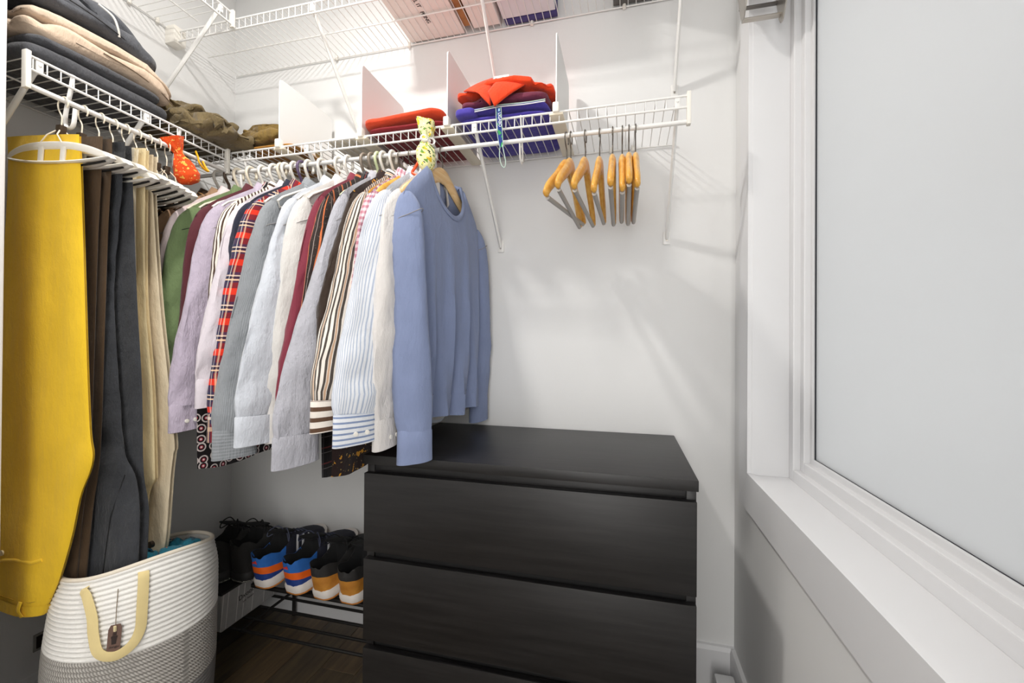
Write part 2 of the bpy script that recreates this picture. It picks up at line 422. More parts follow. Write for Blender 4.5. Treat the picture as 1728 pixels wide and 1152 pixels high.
# ------------------------------------------------------------ hangers
def hook_pts(R, rw, zbot, flip=1):
    zc = .0062+rw-R; p = []
    for k in range(15):
        a = math.radians(-35+k*(225/14)); p.append((0, flip*R*cos(a), zc+R*sin(a)))
    p += [(0, -flip*R*.80, zc-R*.75), (0, -flip*R*.30, zc-R*1.45), (0, 0, zc-R*2.0), (0, 0, zbot)]
    return p
def plastic_hanger(label, loc, rz, m, hw=.2, R=.019, rw=.0046, flip=1, group='tubular hangers holding shirts', name='clothes_hanger'):
    t = thing(name, label, 'hanger', loc, rz, group)
    MB().tube(spline(hook_pts(R, rw, -.079, flip), 2), rw, 8).build('hook', m, t)
    fr = [(0, 0, -.079), (0, .05, -.095), (0, hw-.03, -.165), (0, hw-.012, -.181), (0, hw-.02, -.196), (0, 0, -.199), (0, -hw+.02, -.196), (0, -hw+.012, -.181), (0, -hw+.03, -.165), (0, -.05, -.095)]
    MB().tube(fr, .0036, 8, closed=True).build('shoulder_frame', m, t)
    return t
def wooden_hanger(label, loc, rz, m, group=None, hw=.19, flip=1, bar=None, roll=0, drop=0.0, low=0.0):
    t = thing('wooden_hanger', label, 'hanger', loc, rz, group, tilt=(roll, 0))
    MB().tube(spline(hook_pts(.017, .0018, -.062-low, flip), 2), .0018, 8).build('hook', M['dark_steel'], t)
    pts = spline([(0, -hw, -.196-drop), (0, -hw*.86, -.170-drop), (0, -hw*.45, -.123), (0, -.03, -.088), (0, 0, -.080), (0, .03, -.088), (0, hw*.45, -.123), (0, hw*.86, -.170-drop), (0, hw, -.196-drop)], 5)
    pts = [p-Vector((0, 0, low)) for p in pts]
    k = len(pts); rr = [.011+.013*(1-abs(2*i/(k-1)-1))**1.2 for i in range(k)]
    rr[0] = rr[-1] = .006
    mb = MB(); vs_ = []
    mb.tube(pts, rr, 12, flat=(1, .42), up=(0, 0, 1))
    mb.v = [(p[0]*(1+.5*min(1, abs(p[1])/hw)), p[1], p[2]) for p in mb.v]
    mb.build('shoulder_bar', m, t)
    MB().tube([(0, -hw+.014, -.199-drop-low), (0, hw-.014, -.199-drop-low)], .0058, 8).build('trouser_bar', bar or M['bar_gray'], t)
    return t

SEAM_D = plain('grey_seam_thread', '8b8785', .8); SEAM_B = plain('black_seam_thread', '1d1b1c', .8)
# ------------------------------------------------------------ shirts and the sweater
def body_fn(hw, nw, ztop, ztip, hem, Tk, fdrop, seed, amp, flare, side, tail=.03, bias=0.0, kf=None):
    rs = random.Random(seed); ph = [rs.uniform(0, 6.3) for _ in range(5)]; kf = kf or rs.uniform(26, 38)
    def fn(i, j):
        u = -1+2*i; v = j**1.35; a = abs(u)*hw
        if a < nw: zt = ztop-(fdrop if side > 0 else .012)*math.sqrt(max(0, 1-(a/nw)**2)); t0 = Tk*.75*math.sqrt(max(0, 1-(a/nw)**2))
        else:
            k = (a-nw)/(hw-nw); zt = ztop+(ztip-ztop)*k-.012*k**7; t0 = 0
        zh = hem+tail*abs(u)**3+.006*sin(7*u+ph[0])
        z = zt+(zh-zt)*v
        d = max(0, (ztop-z))
        wid = hw*(1+flare*smooth01(d/.6))
        s = wid*u+.004*sin(9*z+ph[1])*v
        th = Tk*(.45+.55*smooth01(d/.22))*math.sqrt(max(0, 1-u*u))
        e = math.sqrt(min(1, v/.05)); th = t0+(th-t0)*e
        env = (1-u**4)*smooth01((d-.06)/(.3 if kf < 60 else .55))
        fold = amp*env*(sin(kf*s+ph[2]+2.2*sin(4*z+ph[3]))+.5*sin(kf*1.9*s+ph[4]))
        n = (noise.noise(Vector((s*9+seed, z*7, side*3.1)))*.007+noise.noise(Vector((s*24+seed, z*15, side*5.1)))*.0035)*env
        return (side*th+fold*(.7 if side > 0 else .5)+n+bias*v, s, z)
    return fn
def make_body(m, parent, name='body', **k):
    mb = MB()
    for side in (1, -1):
        mb.grid(body_fn(side=side, **k), 36, 26, uvfn=None)
    mb.uv = [(p[1]+.02*p[0], p[2]) for p in mb.v]
    o = mb.build(name, m, parent); return o
def sleeve_axis(sgn, hw, ztip, cuff, bow, xo=0):
    p0 = Vector((0, sgn*(hw-.016), ztip-.004)); p3 = Vector((xo, cuff[0], cuff[1]))
    p1 = Vector((xo*.3, sgn*(hw+.012), ztip-.16)); p2 = (p0*.25+p3*.75)+Vector((0, sgn*bow, .02))
    def f(t): return p0*(1-t)**3+p1*3*t*(1-t)**2+p2*3*t*t*(1-t)+p3*t**3
    return f
def make_sleeve(m, parent, sgn, hw, ztip, cuff, phi, seed, scale=1.0, bow=.01, xo=0, thick=1.0, short=False, wr=.0042, seam=True, end=None):
    end = end or scale
    f = sleeve_axis(sgn, hw, ztip, cuff, bow, xo); rs = random.Random(seed); ph = [rs.uniform(0, 6.3) for _ in range(4)]
    L = (f(1)-f(0)).length
    tabA = [(0, .010), (.02, .020), (.06, .032), (.13, .041), (.24, .046), (.5, .047), (.8, .049), (.94, .047), (1, .0415)]
    tabB = [(0, .008), (.03, .012), (.12, .015), (.4, .018), (.8, .018), (1, .015)]
    mb = MB(); n = 22
    def fn(u, v):
        t = v**1.25; c = f(t); a = interp(tabA, t)[0]*(scale+(end-scale)*smooth01(t*1.15-.1)); b = interp(tabB, t)[0]*thick
        A = 2*PI*u
        px = math.copysign(abs(cos(A))**.8, cos(A))*a; py = sin(A)*b
        w = wr*smooth01(t*4)*(sin(60*t*L+3*sin(A)+ph[0])*.6*smooth01((t-.45)*3)+sin(2*A+9*t+ph[1])+noise.noise(Vector((cos(A)*2, sin(A)*2+seed, t*8)))*1.7+noise.noise(Vector((cos(A)*5, sin(A)*5+seed, t*22)))*1.0)
        py += w*(.9 if abs(cos(A)) < .9 else .2); px += w*.3
        tw = phi+.25*sin(2.5*t+ph[2])
        return (c.x+sin(tw)*px+cos(tw)*py, c.y+cos(tw)*px-sin(tw)*py, c.z)
    mb.grid(fn, n, 26, wrap=True, uvfn=lambda u, v: (abs(u-.5)*.2, v**1.25*L))
    mb.f.append(tuple(range(n-1, -1, -1)))
    o = mb.build('sleeve', m, parent)
    tw = phi+.25*sin(2.5+ph[2])
    if seam:
        sp_ = []
        for k in range(23):
            p = fn(k/22, .20); q = fn(k/22, .215)
            c_ = f(.20**1.25); d_ = Vector(p)-c_; sp_.append(tuple(c_+d_*1.015+Vector((0, 0, .022*cos(2*PI*k/22)))))
        MB().tube(sp_, .0010, 5).build('shoulder_seam', SEAM_D if sum(m.get('tone', (1, 1, 1)))/3 > .25 else SEAM_B, o)
    return o, f(1), tw, .0418*end, .0155*thick
def make_cuff(m, sleeve, end, tw, sgn, a, b, h=.066, grow=1.0, buttons=None, lean=(0, 0), name='cuff'):
    mb = MB(); n = 22
    prof = [(.004, .96), (.001, grow*1.02), (-h*.5, grow*1.03), (-h, grow*1.05), (-h-.001, grow*.98), (-h*.5, grow*.93)]
    def fn(u, v):
        i = min(int(round(v*5)), 5); z, r = prof[i]; A = 2*PI*u
        px = math.copysign(abs(cos(A))**.8, cos(A))*a*r; py = sin(A)*b*r*1.08
        k = -z/h
        return (end.x+sin(tw)*px+cos(tw)*py+lean[0]*k, end.y+cos(tw)*px-sin(tw)*py+lean[1]*k, end.z+z+.004*cos(A)*k)
    mb.grid(fn, n, 5, wrap=True, uvfn=lambda u, v: (v*h*1.0, abs(u-.5)*.2))
    c = mb.build(name, m, sleeve)
    if buttons:
        for q, zz in ((.30, -.6), (.62, -.62)):
            A = PI*.5-(.75-q*1.3)
            px = math.copysign(abs(cos(A))**.8, cos(A))*a*grow*1.04; py = sin(A)*b*grow*1.12+.0012
            p = Vector((end.x+sin(tw)*px+cos(tw)*py, end.y+cos(tw)*px-sin(tw)*py, end.z+zz*h))
            nrm = Vector((cos(tw), -sin(tw), 0))
            MB().tube([p-nrm*.001, p+nrm*.0012, p+nrm*.0016], [.0052, .0052, .0036], 12).build('button', buttons, sleeve)
    return c
def make_collar(m, parent, nw, ztop, Tk, spread=1.0):
    mb = MB(); prof = [(1.0, -.020), (.96, .018), (1.02, .024), (1.22, .004), (1.36, -.030), (1.30, -.031), (1.16, -.002), (1.0, .012)]
    def fn(u, v):
        A = math.radians(18)+u*math.radians(324); i = min(int(round(v*7)), 7); r, z = prof[i]
        k = .016*(abs(2*u-1)**4) if i in (4, 5) else 0     # points of the collar
        fr = -.035*abs(2*u-1)**2.5
        return (cos(A)*(Tk*.8+.014)*r, sin(A)*nw*.92*r, ztop+z+fr-k)
    mb.grid(fn, 30, 7, uvfn=lambda u, v: (v*.1, u*.3))
    return mb.build('collar', m, parent)
def shirt(label, x, m, cuff=(-.20, -.80), hem=-.90, hw=.207, Tk=.015, amp=.006, seed=1, phi=.4, collar=True, cuff_m=None, scale=1.0, buttons=None, short=False, rz=0, name='dress_shirt', bow=.01, thick=1.0, collar_m=None, xo=0, flare=.08, group='shirts on the back rod', tail=.03, end=None, sl_m=None):
    t = thing(name, label, 'shirt', (x, YF1, ZR), rz, group)
    ztop, ztip, nw = -.084, -.178, .066
    make_body(m, t, hw=hw, nw=nw, ztop=ztop, ztip=ztip, hem=hem, Tk=Tk, fdrop=.05, seed=seed, amp=amp, flare=flare, tail=tail)
    for sgn in (-1, 1):
        cf = cuff if sgn < 0 else (min(.215, abs(cuff[0]-.0)), cuff[1]+.02)
        if short: cf = (sgn*(hw+.012), -.33)
        s, e, tw, a, b = make_sleeve(sl_m or m, t, sgn, hw, ztip, cf, phi if sgn < 0 else .1, seed*3+sgn, scale*(.75 if short else 1), bow, xo if sgn < 0 else 0, thick, end=end)
        if not short: make_cuff(cuff_m or sl_m or m, s, e, tw, sgn, a, b, buttons=buttons if sgn < 0 else None)
        else: make_cuff(cuff_m or m, s, e, tw, sgn, a, b, h=.02, grow=1.04, name='sleeve_hem')
    if collar: make_collar(collar_m or m, t, nw, ztop, Tk)
    if collar:
        pl = MB(); fb = body_fn(hw=hw, nw=nw, ztop=ztop, ztip=ztip, hem=hem, Tk=Tk, fdrop=.05, seed=seed, amp=amp, flare=flare, side=1, tail=tail)
        def pf(u, v):
            p = fb(.5+(u-.5)*.075, .02+v*.97); return (p[0]+.0025, p[1], p[2])
        pl.grid(pf, 3, 26); pl.build('button_placket', m, t)
    return t

F = {}
F['brownstripe'] = fabric('brown_pinstripe', '3a2a1c', [('u', .02, 0, .12, 'b98b57', .8)])
F['tan'] = fabric('tan_cotton', 'a5866a', wrinkle=.5)
F['pink'] = fabric('pale_pink_cotton', 'dccccc')
F['green'] = fabric('olive_green_twill', '6c7f57', wrinkle=.6, var=.16)
F['maroon'] = fabric('dark_maroon_cotton', '5a2c33')
F['lavender'] = fabric('lavender_cotton', 'b9aebf', wrinkle=.7)
F['brownwhite'] = fabric('brown_white_stripe', 'e8e0d6', [('u', .012, 0, .45, '4b382e', 1)])
F['pinkwhite'] = fabric('pinkish_white_cotton', 'd4ccd3', wrinkle=.45)
F['navy'] = fabric('navy_cotton', '2a2c3c')
F['plaid'] = fabric('red_tartan', '7d2129', [('u', .052, 0, .42, '27304f', .85), ('v', .075, .1, .36, '27304f', .72), ('v', .075, .55, .22, 'e2371f', .9), ('u', .052, .52, .08, 'efd0b0', .5), ('v', .075, .0, .045, 'f2d6c0', .7), ('v', .075, .86, .05, 'f0c9a4', .85), ('v', .075, .93, .03, '15182a', .9), ('u', .052, .7, .05, 'f2e6da', .5)], wrinkle=.3)
F['gray'] = fabric('grey_chambray', '8d9195', [('v', .0032, 0, .4, '73787d', .5), ('u', .003, 0, .4, 'a4a8ac', .5)], wrinkle=.6)
F['paleblue'] = fabric('pale_blue_oxford', 'cbd0d8', wrinkle=.55)
F['white'] = fabric('white_cotton', 'd6d4d0', wrinkle=.45, var=.03)
F['white2'] = fabric('soft_white_cotton', 'd5d1ce', wrinkle=.5, var=.03)
F['burgundy'] = fabric('burgundy_cotton', '7c3241', wrinkle=.3)
F['darkorange'] = fabric('dark_brown_orange_stripe', '2f2522', [('u', .036, 0, .13, 'cf7346', 1), ('u', .036, .4, .06, 'a99a93', .8)], spots=[(160, .66, '6b5c54')])
F['lgray'] = fabric('light_grey_linen', 'aeaeb6', wrinkle=.8)
F['darkfloral'] = fabric('dark_brown_yellow_blossom', '2b1c1a', spots=[(55, .63, 'd99a2e'), (120, .68, 'ecc878')])
F['stripe2'] = fabric('black_white_brown_stripe', 'e7dfd5', [('u', .0088, 0, .42, '4c4540', 1), ('u', .0264, .5, .13, 'b08660', .8)], wrinkle=.35)
F['stripe2cuff'] = fabric('horizontal_stripe_cuff', 'e7dfd5', [('u', .0088, 0, .42, '5e4636', 1)])
F['gingham'] = fabric('red_gingham', 'ece6e8', [('u', .016, 0, .5, 'a53a5c', .5), ('v', .016, 0, .5, 'a53a5c', .62), ('u', .032, .2, .12, '5a4b96', .55)], wrinkle=.3)
F['bluestripe'] = fabric('white_blue_stripe', 'dadde2', [('u', .0043, 0, .36, '7f93b5', .6)], wrinkle=.4)
F['bluestripecuff'] = fabric('white_blue_stripe_cuff', 'dadde2', [('u', .0046, 0, .36, '6f83a8', .9)])
F['sweater'] = fabric('slate_blue_knit', '7f8bab', wrinkle=.3, weave=1500, var=.07)
F['dots'] = fabric('black_red_white_rings', '191416', dots=[(36, .42, .3, 'd9cdca', '191416'), (36, .17, .09, 'b03347', 'e9dfdc')])
F['darkplaid'] = fabric('black_tartan', '1d1b1d', [('v', .04, 0, .08, '8a3d3c', .7), ('v', .04, .3, .05, '8f8a88', .6), ('u', .04, .2, .1, '4b4a4e', .7)])
F['whitedots'] = fabric('white_micro_dot', 'e8e8e6', dots=[(300, .33, 0, '55585e', '55585e')])
F['darkbrown'] = fabric('dark_brown_cotton', '33271f')
F['black'] = fabric('black_cotton', '1a191b')
BT = M['white_plastic']
HW, HG, HN, HP, HI = M['white_plastic'], plain('taupe_plastic', '8b7f72', .4), plain('pale_green_plastic', 'd3ddb0', .4), plain('purple_plastic', '5b4a68', .4), M['ivory_plastic']
HB = plain('brown_plastic', '4d3c2c', .4)
rz_ = random.Random(3)
shirts = [  # x, label, fabric, cuff (y,z), hem z, options
 (-.700, 'dark brown pinstriped shirt in the far left corner of the back rod', 'brownstripe', (-.225, -.58), -.72, {}),
 (-.655, 'tan brown shirt hanging just left of the pale pink shirt', 'tan', (-.228, -.70), -.80, {}),
 (-.618, 'pale pink shirt squeezed between tan and green shirts', 'pink', (-.226, -.74), -.82, {}),
 (-.565, 'olive green shirt near the corner of the closet', 'green', (-.238, -.66), -.80, dict(scale=1.1, thick=1.1)),
 (-.520, 'dark maroon shirt behind the lavender shirt', 'maroon', (-.222, -.72), -.85, {}),
 (-.474, 'lavender shirt with wrinkled sleeve and open buttoned cuff', 'lavender', (-.286, -.740), -.80, dict(buttons=BT, scale=.88)),
 (-.446, 'short-sleeved black shirt with red and white ring print hem', 'dots', None, -.925, dict(short=True, flare=.72, name='patterned_shirt')),
 (-.425, 'brown and white thin-striped shirt behind the pinkish white one', 'brownwhite', (-.225, -.62), -.78, {}),
 (-.392, 'pinkish white shirt left of the red tartan shirt', 'pinkwhite', (-.292, -.67), -.93, dict(scale=1.0)),
 (-.366, 'navy shirt glimpsed left of the red tartan sleeve', 'navy', (-.222, -.66), -.80, {}),
 (-.343, 'red and navy tartan flannel shirt', 'plaid', (-.290, -.755), -.86, dict(scale=.98)),
 (-.295, 'grey chambray shirt right of the tartan shirt', 'gray', (-.303, -.795), -.90, dict(scale=.86, end=1.12)),
 (-.232, 'pale blue oxford shirt in the middle of the rod', 'paleblue', (-.305, -.755), -.82, dict(scale=1.0, end=1.22, thick=1.1)),
 (-.190, 'white shirt left of the burgundy shirt', 'white', (-.268, -.755), -.83, dict(scale=.8)),
 (-.138, 'burgundy shirt with narrow sleeve', 'burgundy', (-.310, -.745), -.80, dict(scale=.66, thick=.8)),
 (-.112, 'dark brown shirt with orange stripes', 'darkorange', (-.272, -.64), -.80, dict(scale=.62, thick=.8)),
 (-.094, 'short-sleeved black tartan shirt whose hem shows under the light grey cuff', 'darkplaid', None, -.935, dict(short=True, name='patterned_shirt')),
 (-.068, 'light grey linen shirt with a long crumpled sleeve', 'lgray', (-.352, -.785), -.84, dict(scale=.66, end=1.22)),
 (-.042, 'dark brown short-cuffed shirt with yellow blossom hem', 'darkfloral', (-.300, -.515), -.94, dict(low=True, scale=.58, end=.5, flare=.34, tail=.004, sl_m='darkbrown', name='patterned_shirt')),
 (-.014, 'black, white and brown striped shirt with crosswise striped cuff', 'stripe2', (-.336, -.705), -.85, dict(cuff_m='stripe2cuff', scale=.92)),
 (.020, 'red and purple gingham shirt', 'gingham', (-.262, -.68), -.875, dict(scale=.9, flare=.32, tail=.004)),
 (.054, 'blue-striped white shirt with buttoned cuff', 'bluestripe', (-.324, -.735), -.88, dict(cuff_m='bluestripecuff', buttons=BT, scale=1.14)),
 (.096, 'plain white shirt next to the blue sweater', 'white2', (-.252, -.755), -.85, dict(buttons=BT, scale=1.05)),
]
hk = ['w', 'b', 'i', 'i', 'w', 'w', 'i', 'w', 'w', 'p', 'w', 'w', 'w', 'w', 'g', 'g', 'n', 'w', 'w', 'm', 'm', 'w', 'w']
hkm = {'w': HW, 'b': HB, 'i': HI, 'g': HG, 'n': HN, 'p': HP}
hkn = {'w': 'white', 'b': 'brown', 'i': 'ivory', 'g': 'taupe', 'n': 'pale green', 'p': 'purple'}
short_of = lambda lb: lb.split(' shirt')[0] if ' shirt' in lb else lb
for i, ((x, lb, fk, cf, hem, op), h) in enumerate(zip(shirts, hk)):
    op = dict(op); cm = op.pop('cuff_m', None); sl = op.pop('sl_m', None); rz = rz_.uniform(-.03, .03)
    hem = hem+.055 if 'short' not in op else -.915
    if 'short' in op: op.update(hw=.165, flare=op.get('flare', .52), tail=.004, Tk=.012)
    if op.pop('low', None): hem = -.905
    shirt(lb, x, F[fk], cf or (-.2, -.8), hem, seed=11+i, cuff_m=F[cm] if cm else None, sl_m=F[sl] if sl else None, rz=rz, phi=.38+rz_.uniform(-.12, .12), amp=.005, **op)
    rz2 = rz+rz_.uniform(-.06, .06); xx = x+rz_.uniform(-.004, .004)
    if h == 'm': wooden_hanger('wooden hanger with a metal hook inside the %s shirt' % short_of(lb), (xx, YF1, ZR), rz2, M['wood'], 'wooden hangers holding shirts')
    else: plastic_hanger('%s plastic hanger inside the %s shirt' % (hkn[h], short_of(lb)), (xx, YF1, ZR), rz2, hkm[h], R=.019+rz_.uniform(-.002, .004))

# sweater on its wooden hanger
sw_x, sw_rz = .124, -.115
t = thing('sweater', 'slate blue crew-neck knit sweater hanging at the right end of the clothes', 'sweater', (sw_x+.012, YF1, ZR), sw_rz)
kw = dict(hw=.212, nw=.098, ztop=-.082, ztip=-.185, hem=-.775, Tk=.034, fdrop=.125, seed=5, amp=.019, flare=.05, tail=-.0, bias=.0, kf=66)
make_body(F['sweater'], t, **kw)
for sgn, cf in ((-1, (-.222, -.785)), (1, (.232, -.76))):
    s, e, tw, a, b = make_sleeve(F['sweater'], t, sgn, .212, -.187, cf, 1.0 if sgn < 0 else .35, 40+sgn, .98 if sgn < 0 else .95, .012, .045 if sgn < 0 else .0, 1.25, wr=.0022)
    make_cuff(F['sweater'], s, e, tw, sgn, a, b, h=.075, grow=1.0, name='ribbed_cuff')
nr = MB(); ring_pts = []
for k in range(48):
    u_ = -1+2*(k % 24)/24 if k < 24 else 1-2*(k-24)/24
    sd = 1 if k < 24 else -1
    p = body_fn(side=sd, **kw)((u_*kw['nw']/kw['hw']*.985+1)/2, 0); ring_pts.append((p[0]*1.02, p[1], p[2]+.002))
nr.tube(ring_pts, .0062, 8, closed=True, flat=(.55, 1.35)); nr.build('neck_rib', F['sweater'], t)
hb = MB()
for sd in (1, -1):
    fb = body_fn(side=sd, **kw)
    hb.grid(lambda u, v: (lambda p: (p[0]*1.0+sd*.0022*(1-abs(2*u-1)**6), p[1], p[2]))(fb(u, .925+.078*v)), 36, 3)
hb.build('hem_band', F['sweater'], t)
lbm = plain('white_label', 'e8e6e0', .7)
MB().box(-.0245, -.023, .004, .050, -.150, -.108, .0004).build('neck_label', lbm, t)
wooden_hanger('pale wooden hanger inside the slate blue sweater', (sw_x, YF1, ZR), sw_rz, M['wood_pale'], None, hw=.2, bar=M['wood_pale'])

# empty wooden hangers
for x, rz, fl, lb, roll in ((.490, -.17, 1, 'empty wooden hanger at the left end of the free hangers, tilted left', .05), (.502, -.05, 1, 'empty wooden hanger second from the left among the free hangers, touching the first', -.02), (.541, -.06, 1, 'empty wooden hanger third from the left, standing a little apart', 0),
                        (.579, -.02, -1, 'empty wooden hanger fourth from the left, right in the middle', .05), (.613, .004, -1, 'empty wooden hanger fifth from the left, seen edge-on', 0), (.638, .012, 1, 'empty wooden hanger third from the right end of the free hangers', .06), (.655, .0, 1, 'empty wooden hanger next to the rightmost one', -.01), (.672, .006, -1, 'rightmost empty wooden hanger on the rod', .03)):
    if lb.startswith('empty wooden hanger fifth'): pass
    wooden_hanger(lb, (x, YF1, ZR), rz, M['wood'], 'empty wooden hangers on the rod', hw=.178, flip=fl, roll=roll, low=.010)

# ------------------------------------------------------------ trouser clamps on the left rod and the trousers they hold
def clamp_hanger(label, y, rz=0.0, dz=0.0, group='white clamp hangers on the left rod', hl=.162, tl=.085):
    t = thing('clamp_hanger', label, 'hanger', (XF1, y, ZR), rz, group, tilt=(0, tl))
    hp = [(-p[1], p[0], p[2]) for p in hook_pts(.0165, .0017, -.062, -1)]
    MB().tube(spline(hp, 2), .0017, 8).build('hook', M['ivory_plastic'], t)
    MB().box(-.008, .008, -.007, .007, -.083, -.060, .002).build('swivel_block', M['hook_dark'], t)
    zt, zb, ze = -.113+dz, -.153+dz, -.138+dz
    for sg in (-1, 1):
        def Y(x): return sg*(.0035+.0105*(1-(abs(x)/hl)**3))
        top = [(x, Y(x), ze+(zt-ze)*(1-(abs(x)/hl)**2.6)) for x in [hl*(k/12-1) for k in range(25)]]
        bot = [(x, Y(x), ze+(zb-ze)*(1-(abs(x)/hl)**2.6)) for x in [hl*(1-k/12) for k in range(1, 24)]]
        j = MB().tube(top+bot, .0066, 8, closed=True, flat=(1.3, .5)).build('clamp_jaw', M['white_plastic'], t)
        for x in (-.036, .036):
            MB().box(x-.0075, x+.0075, Y(x)-.002, Y(x)+.002, zb, zt, .001).build('strut', M['white_plastic'], j)
        MB().tube([(-.006, sg*.006, -.074), (-.016, sg*.016, -.088), (-.036, sg*.0175, zt+.004)], .0015, 6).build('wire_arm', M['ivory_plastic'], t)
        MB().tube([(.006, sg*.006, -.074), (.016, sg*.016, -.088), (.036, sg*.0175, zt+.004)], .0015, 6).build('wire_arm', M['ivory_plastic'], t)
    rb = MB(); rb.tube([(x, 0, ze-.0035+(zb-ze)*(1-(abs(x)/hl)**2.2)) for x in [hl*.9*(k/10-1) for k in range(21)]], .0030, 6, flat=(1, .8)); rb.build('rubber_pad', M['rubber'], t)
    return t
def rows_fn(rows, yoff, th, seed, amp, e=.75, yamp=1.0, folds=None, slope=.085):
    pts = spline([Vector((r[1], r[2], r[0])) for r in rows], 6); k = len(pts)
    rs = random.Random(seed); ph = [rs.uniform(0, 6) for _ in range(4)]
    def fn(u, v):
        x = v*(k-1); i = min(int(x), k-2); p = pts[i].lerp(pts[i+1], x-i); xl, xr, z = p
        A = 2*PI*u; c = math.copysign(abs(cos(A))**e, cos(A)); w = (xr-xl)/2
        X = (xl+xr)/2+w*c; dd = smooth01(v*5)
        f = amp*dd*(1-abs(c)**6)*(sin(X*42+ph[0]+sin(z*6+ph[1]))*.6+noise.noise(Vector((X*11+seed, z*6, 0)))*1.4)
        if folds: f += folds(X, z)*(1 if sin(A) < 0 else .3)
        bul = 1+.9*smooth01((v-.55)*2.2)
        return (X, yoff+sin(A)*th*bul*(.45+.55*dd)+f*yamp, z-slope*X*(1-smooth01(v*3)))
    return fn, k
def trousers(label, y, m, front, rear, th=.0095, gap=.017, seed=1, amp=.005, waist=True, loops=(), rz=0, lining=None, pocket=None, fly=None, folds=None, wb=.045):
    t = thing('trousers', label, 'trousers', (XF1, y, ZR), rz, 'trousers on the left rod')
    o = []
    for rows, yo, nm in ((front, -gap/2, 'leg'), (rear, gap/2, 'leg')):
        fn, k = rows_fn(rows, yo, th, seed+len(o), amp, folds=folds if yo < 0 else None)
        mb = MB(); L = abs(rows[-1][0]-rows[0][0])
        mb.grid(fn, 30, 46, wrap=True, uvfn=lambda u, v: (abs(u-.5)*.5, v*L))
        mb.f.append(tuple(range(29, -1, -1)))
        o.append(mb.build(nm, m, t))
    if waist:
        fr = front[-1]; fr0 = front[-2]; fn, k = rows_fn(front, -gap/2, th, seed, amp, folds=folds)
        mb = MB(); L = abs(front[-1][0]-front[0][0]); v0 = 1-wb/L
        def wf(u, v):
            p = fn(u, v0+(1-v0)*v); q = fn(u+.25, v0+(1-v0)*v); A = 2*PI*u
            return (p[0]+cos(A)*.0018, p[1]+sin(A)*.0022+(gap if sin(A) > 0 else 0)*abs(sin(A)), p[2])
        mb.grid(wf, 30, 6, wrap=True, uvfn=lambda u, v: (v*.04, u*.5)); w = mb.build('waistband', m, t)
        for x in loops:
            best = min((fn(.5+k_/80, .97) for k_ in range(0, 41)), key=lambda p: abs(p[0]-x)); zt = fn(.75, v0-.012)[2]; zb_ = fn(.75, 1)[2]
            lp = MB(); n_ = [(x-.004, best[1]-.004, zt), (x-.004, best[1]-.0085, (zt+zb_)/2), (x+.001, best[1]-.004, zb_+.002)]
            lp.tube(spline(n_, 5), .0065, 8, flat=(.28, 1), up=(0, 1, 0)); lp.build('belt_loop', m, t)
    return t
CL = {}
CL['yellow'] = fabric('mustard_yellow_cotton', 'e8bf2c', wrinkle=.25, var=.07)
CL['cord'] = fabric('brown_corduroy', '5a4733', [('u', .0045, 0, .45, '3c2e21', .8)], wrinkle=.3)
CL['jeans'] = fabric('charcoal_denim', '383a3e', wrinkle=.9, var=.4, spots=None)
CL['khaki'] = fabric('khaki_chino', 'e6d3a6', wrinkle=.35)
CL['stone'] = fabric('stone_chino', 'dccdb0', wrinkle=.45)
CL['cream'] = fabric('cream_chino', 'efe4ca', wrinkle=.35)
CL['moss'] = fabric('dark_moss_cotton', '3d3a2f', wrinkle=.4)
def bumpfold(x0, z0, sx, sz, h): return lambda X, z: h*math.exp(-((X-x0)/sx)**2-((z-z0)/sz)**2)
ytop = -.086
yr = [(ytop, -.184, .064), (-.115, -.180, .065), (-.19, -.179, .072), (-.46, -.195, .088), (-.67, -.212, .101), (-.79, -.218, .111), (-.835, -.219, .120), (-.875, -.221, .110), (-.93, -.227, .082), (-1.02, -.233, .058), (-1.11, -.235, .026), (-1.16, -.234, .002), (-1.222, -.229, -.034)]
yt = trousers('mustard yellow trousers at the open left end of the rod', -.255, CL['yellow'], yr, [(a, b+.006, c-.010) for a, b, c in yr], seed=3, amp=.004, loops=(-.168, -.066), rz=.0, gap=.010)
fnY, _ = rows_fn(yr, -.005, .0095, 3, .004)
def on_yellow(x, z):
    return min((fnY(.5+i/60, j/120) for i in range(31) for j in range(70, 121)), key=lambda p: (p[0]-x)**2+(p[2]-z)**2)
pk = MB(); pts = [on_yellow(x, -1.108+.02*(x+.19)/.17) for x in (-.19, -.15, -.10, -.05, -.018)]
pk.tube([(p[0], p[1]-.001, p[2]) for p in pts], .0045, 8, flat=(1, .4)); pk.build('welt_pocket', CL['yellow'], yt)
p = on_yellow(-.149, -1.083); MB().tube([(p[0], p[1]-.003, p[2]), (p[0], p[1]+.001, p[2])], .0065, 14).build('pocket_button', plain('horn_button', 'd8c9a4', .4), yt)
sm_ = MB(); pts = [on_yellow(x, -1.188) for x in (-.22, -.15, -.10, -.05, .0)]; sm_.tube([(p[0], p[1]-.0005, p[2]) for p in pts], .0012, 6); sm_.build('waist_seam', plain('yellow_stitch', 'b08a1e', .8), yt)
clamp_hanger('nearest white clamp hanger, gripping the mustard yellow trousers', -.254, .02, .0)
br = [(-.073, -.10, .077), (-.16, -.10, .075), (-.32, -.10, .066), (-.53, -.10, .060), (-.84, -.10, .050), (-1.0, -.095, .025), (-1.225, -.088, .0)]
trousers('brown corduroy trousers squeezed between the yellow ones and the charcoal jeans', -.214, CL['cord'], br, [(a, b, c+.010) for a, b, c in br], seed=5, amp=.003, gap=.014, th=.006)
clamp_hanger('second white clamp hanger from the front, gripping the brown corduroy trousers', -.214, .0)
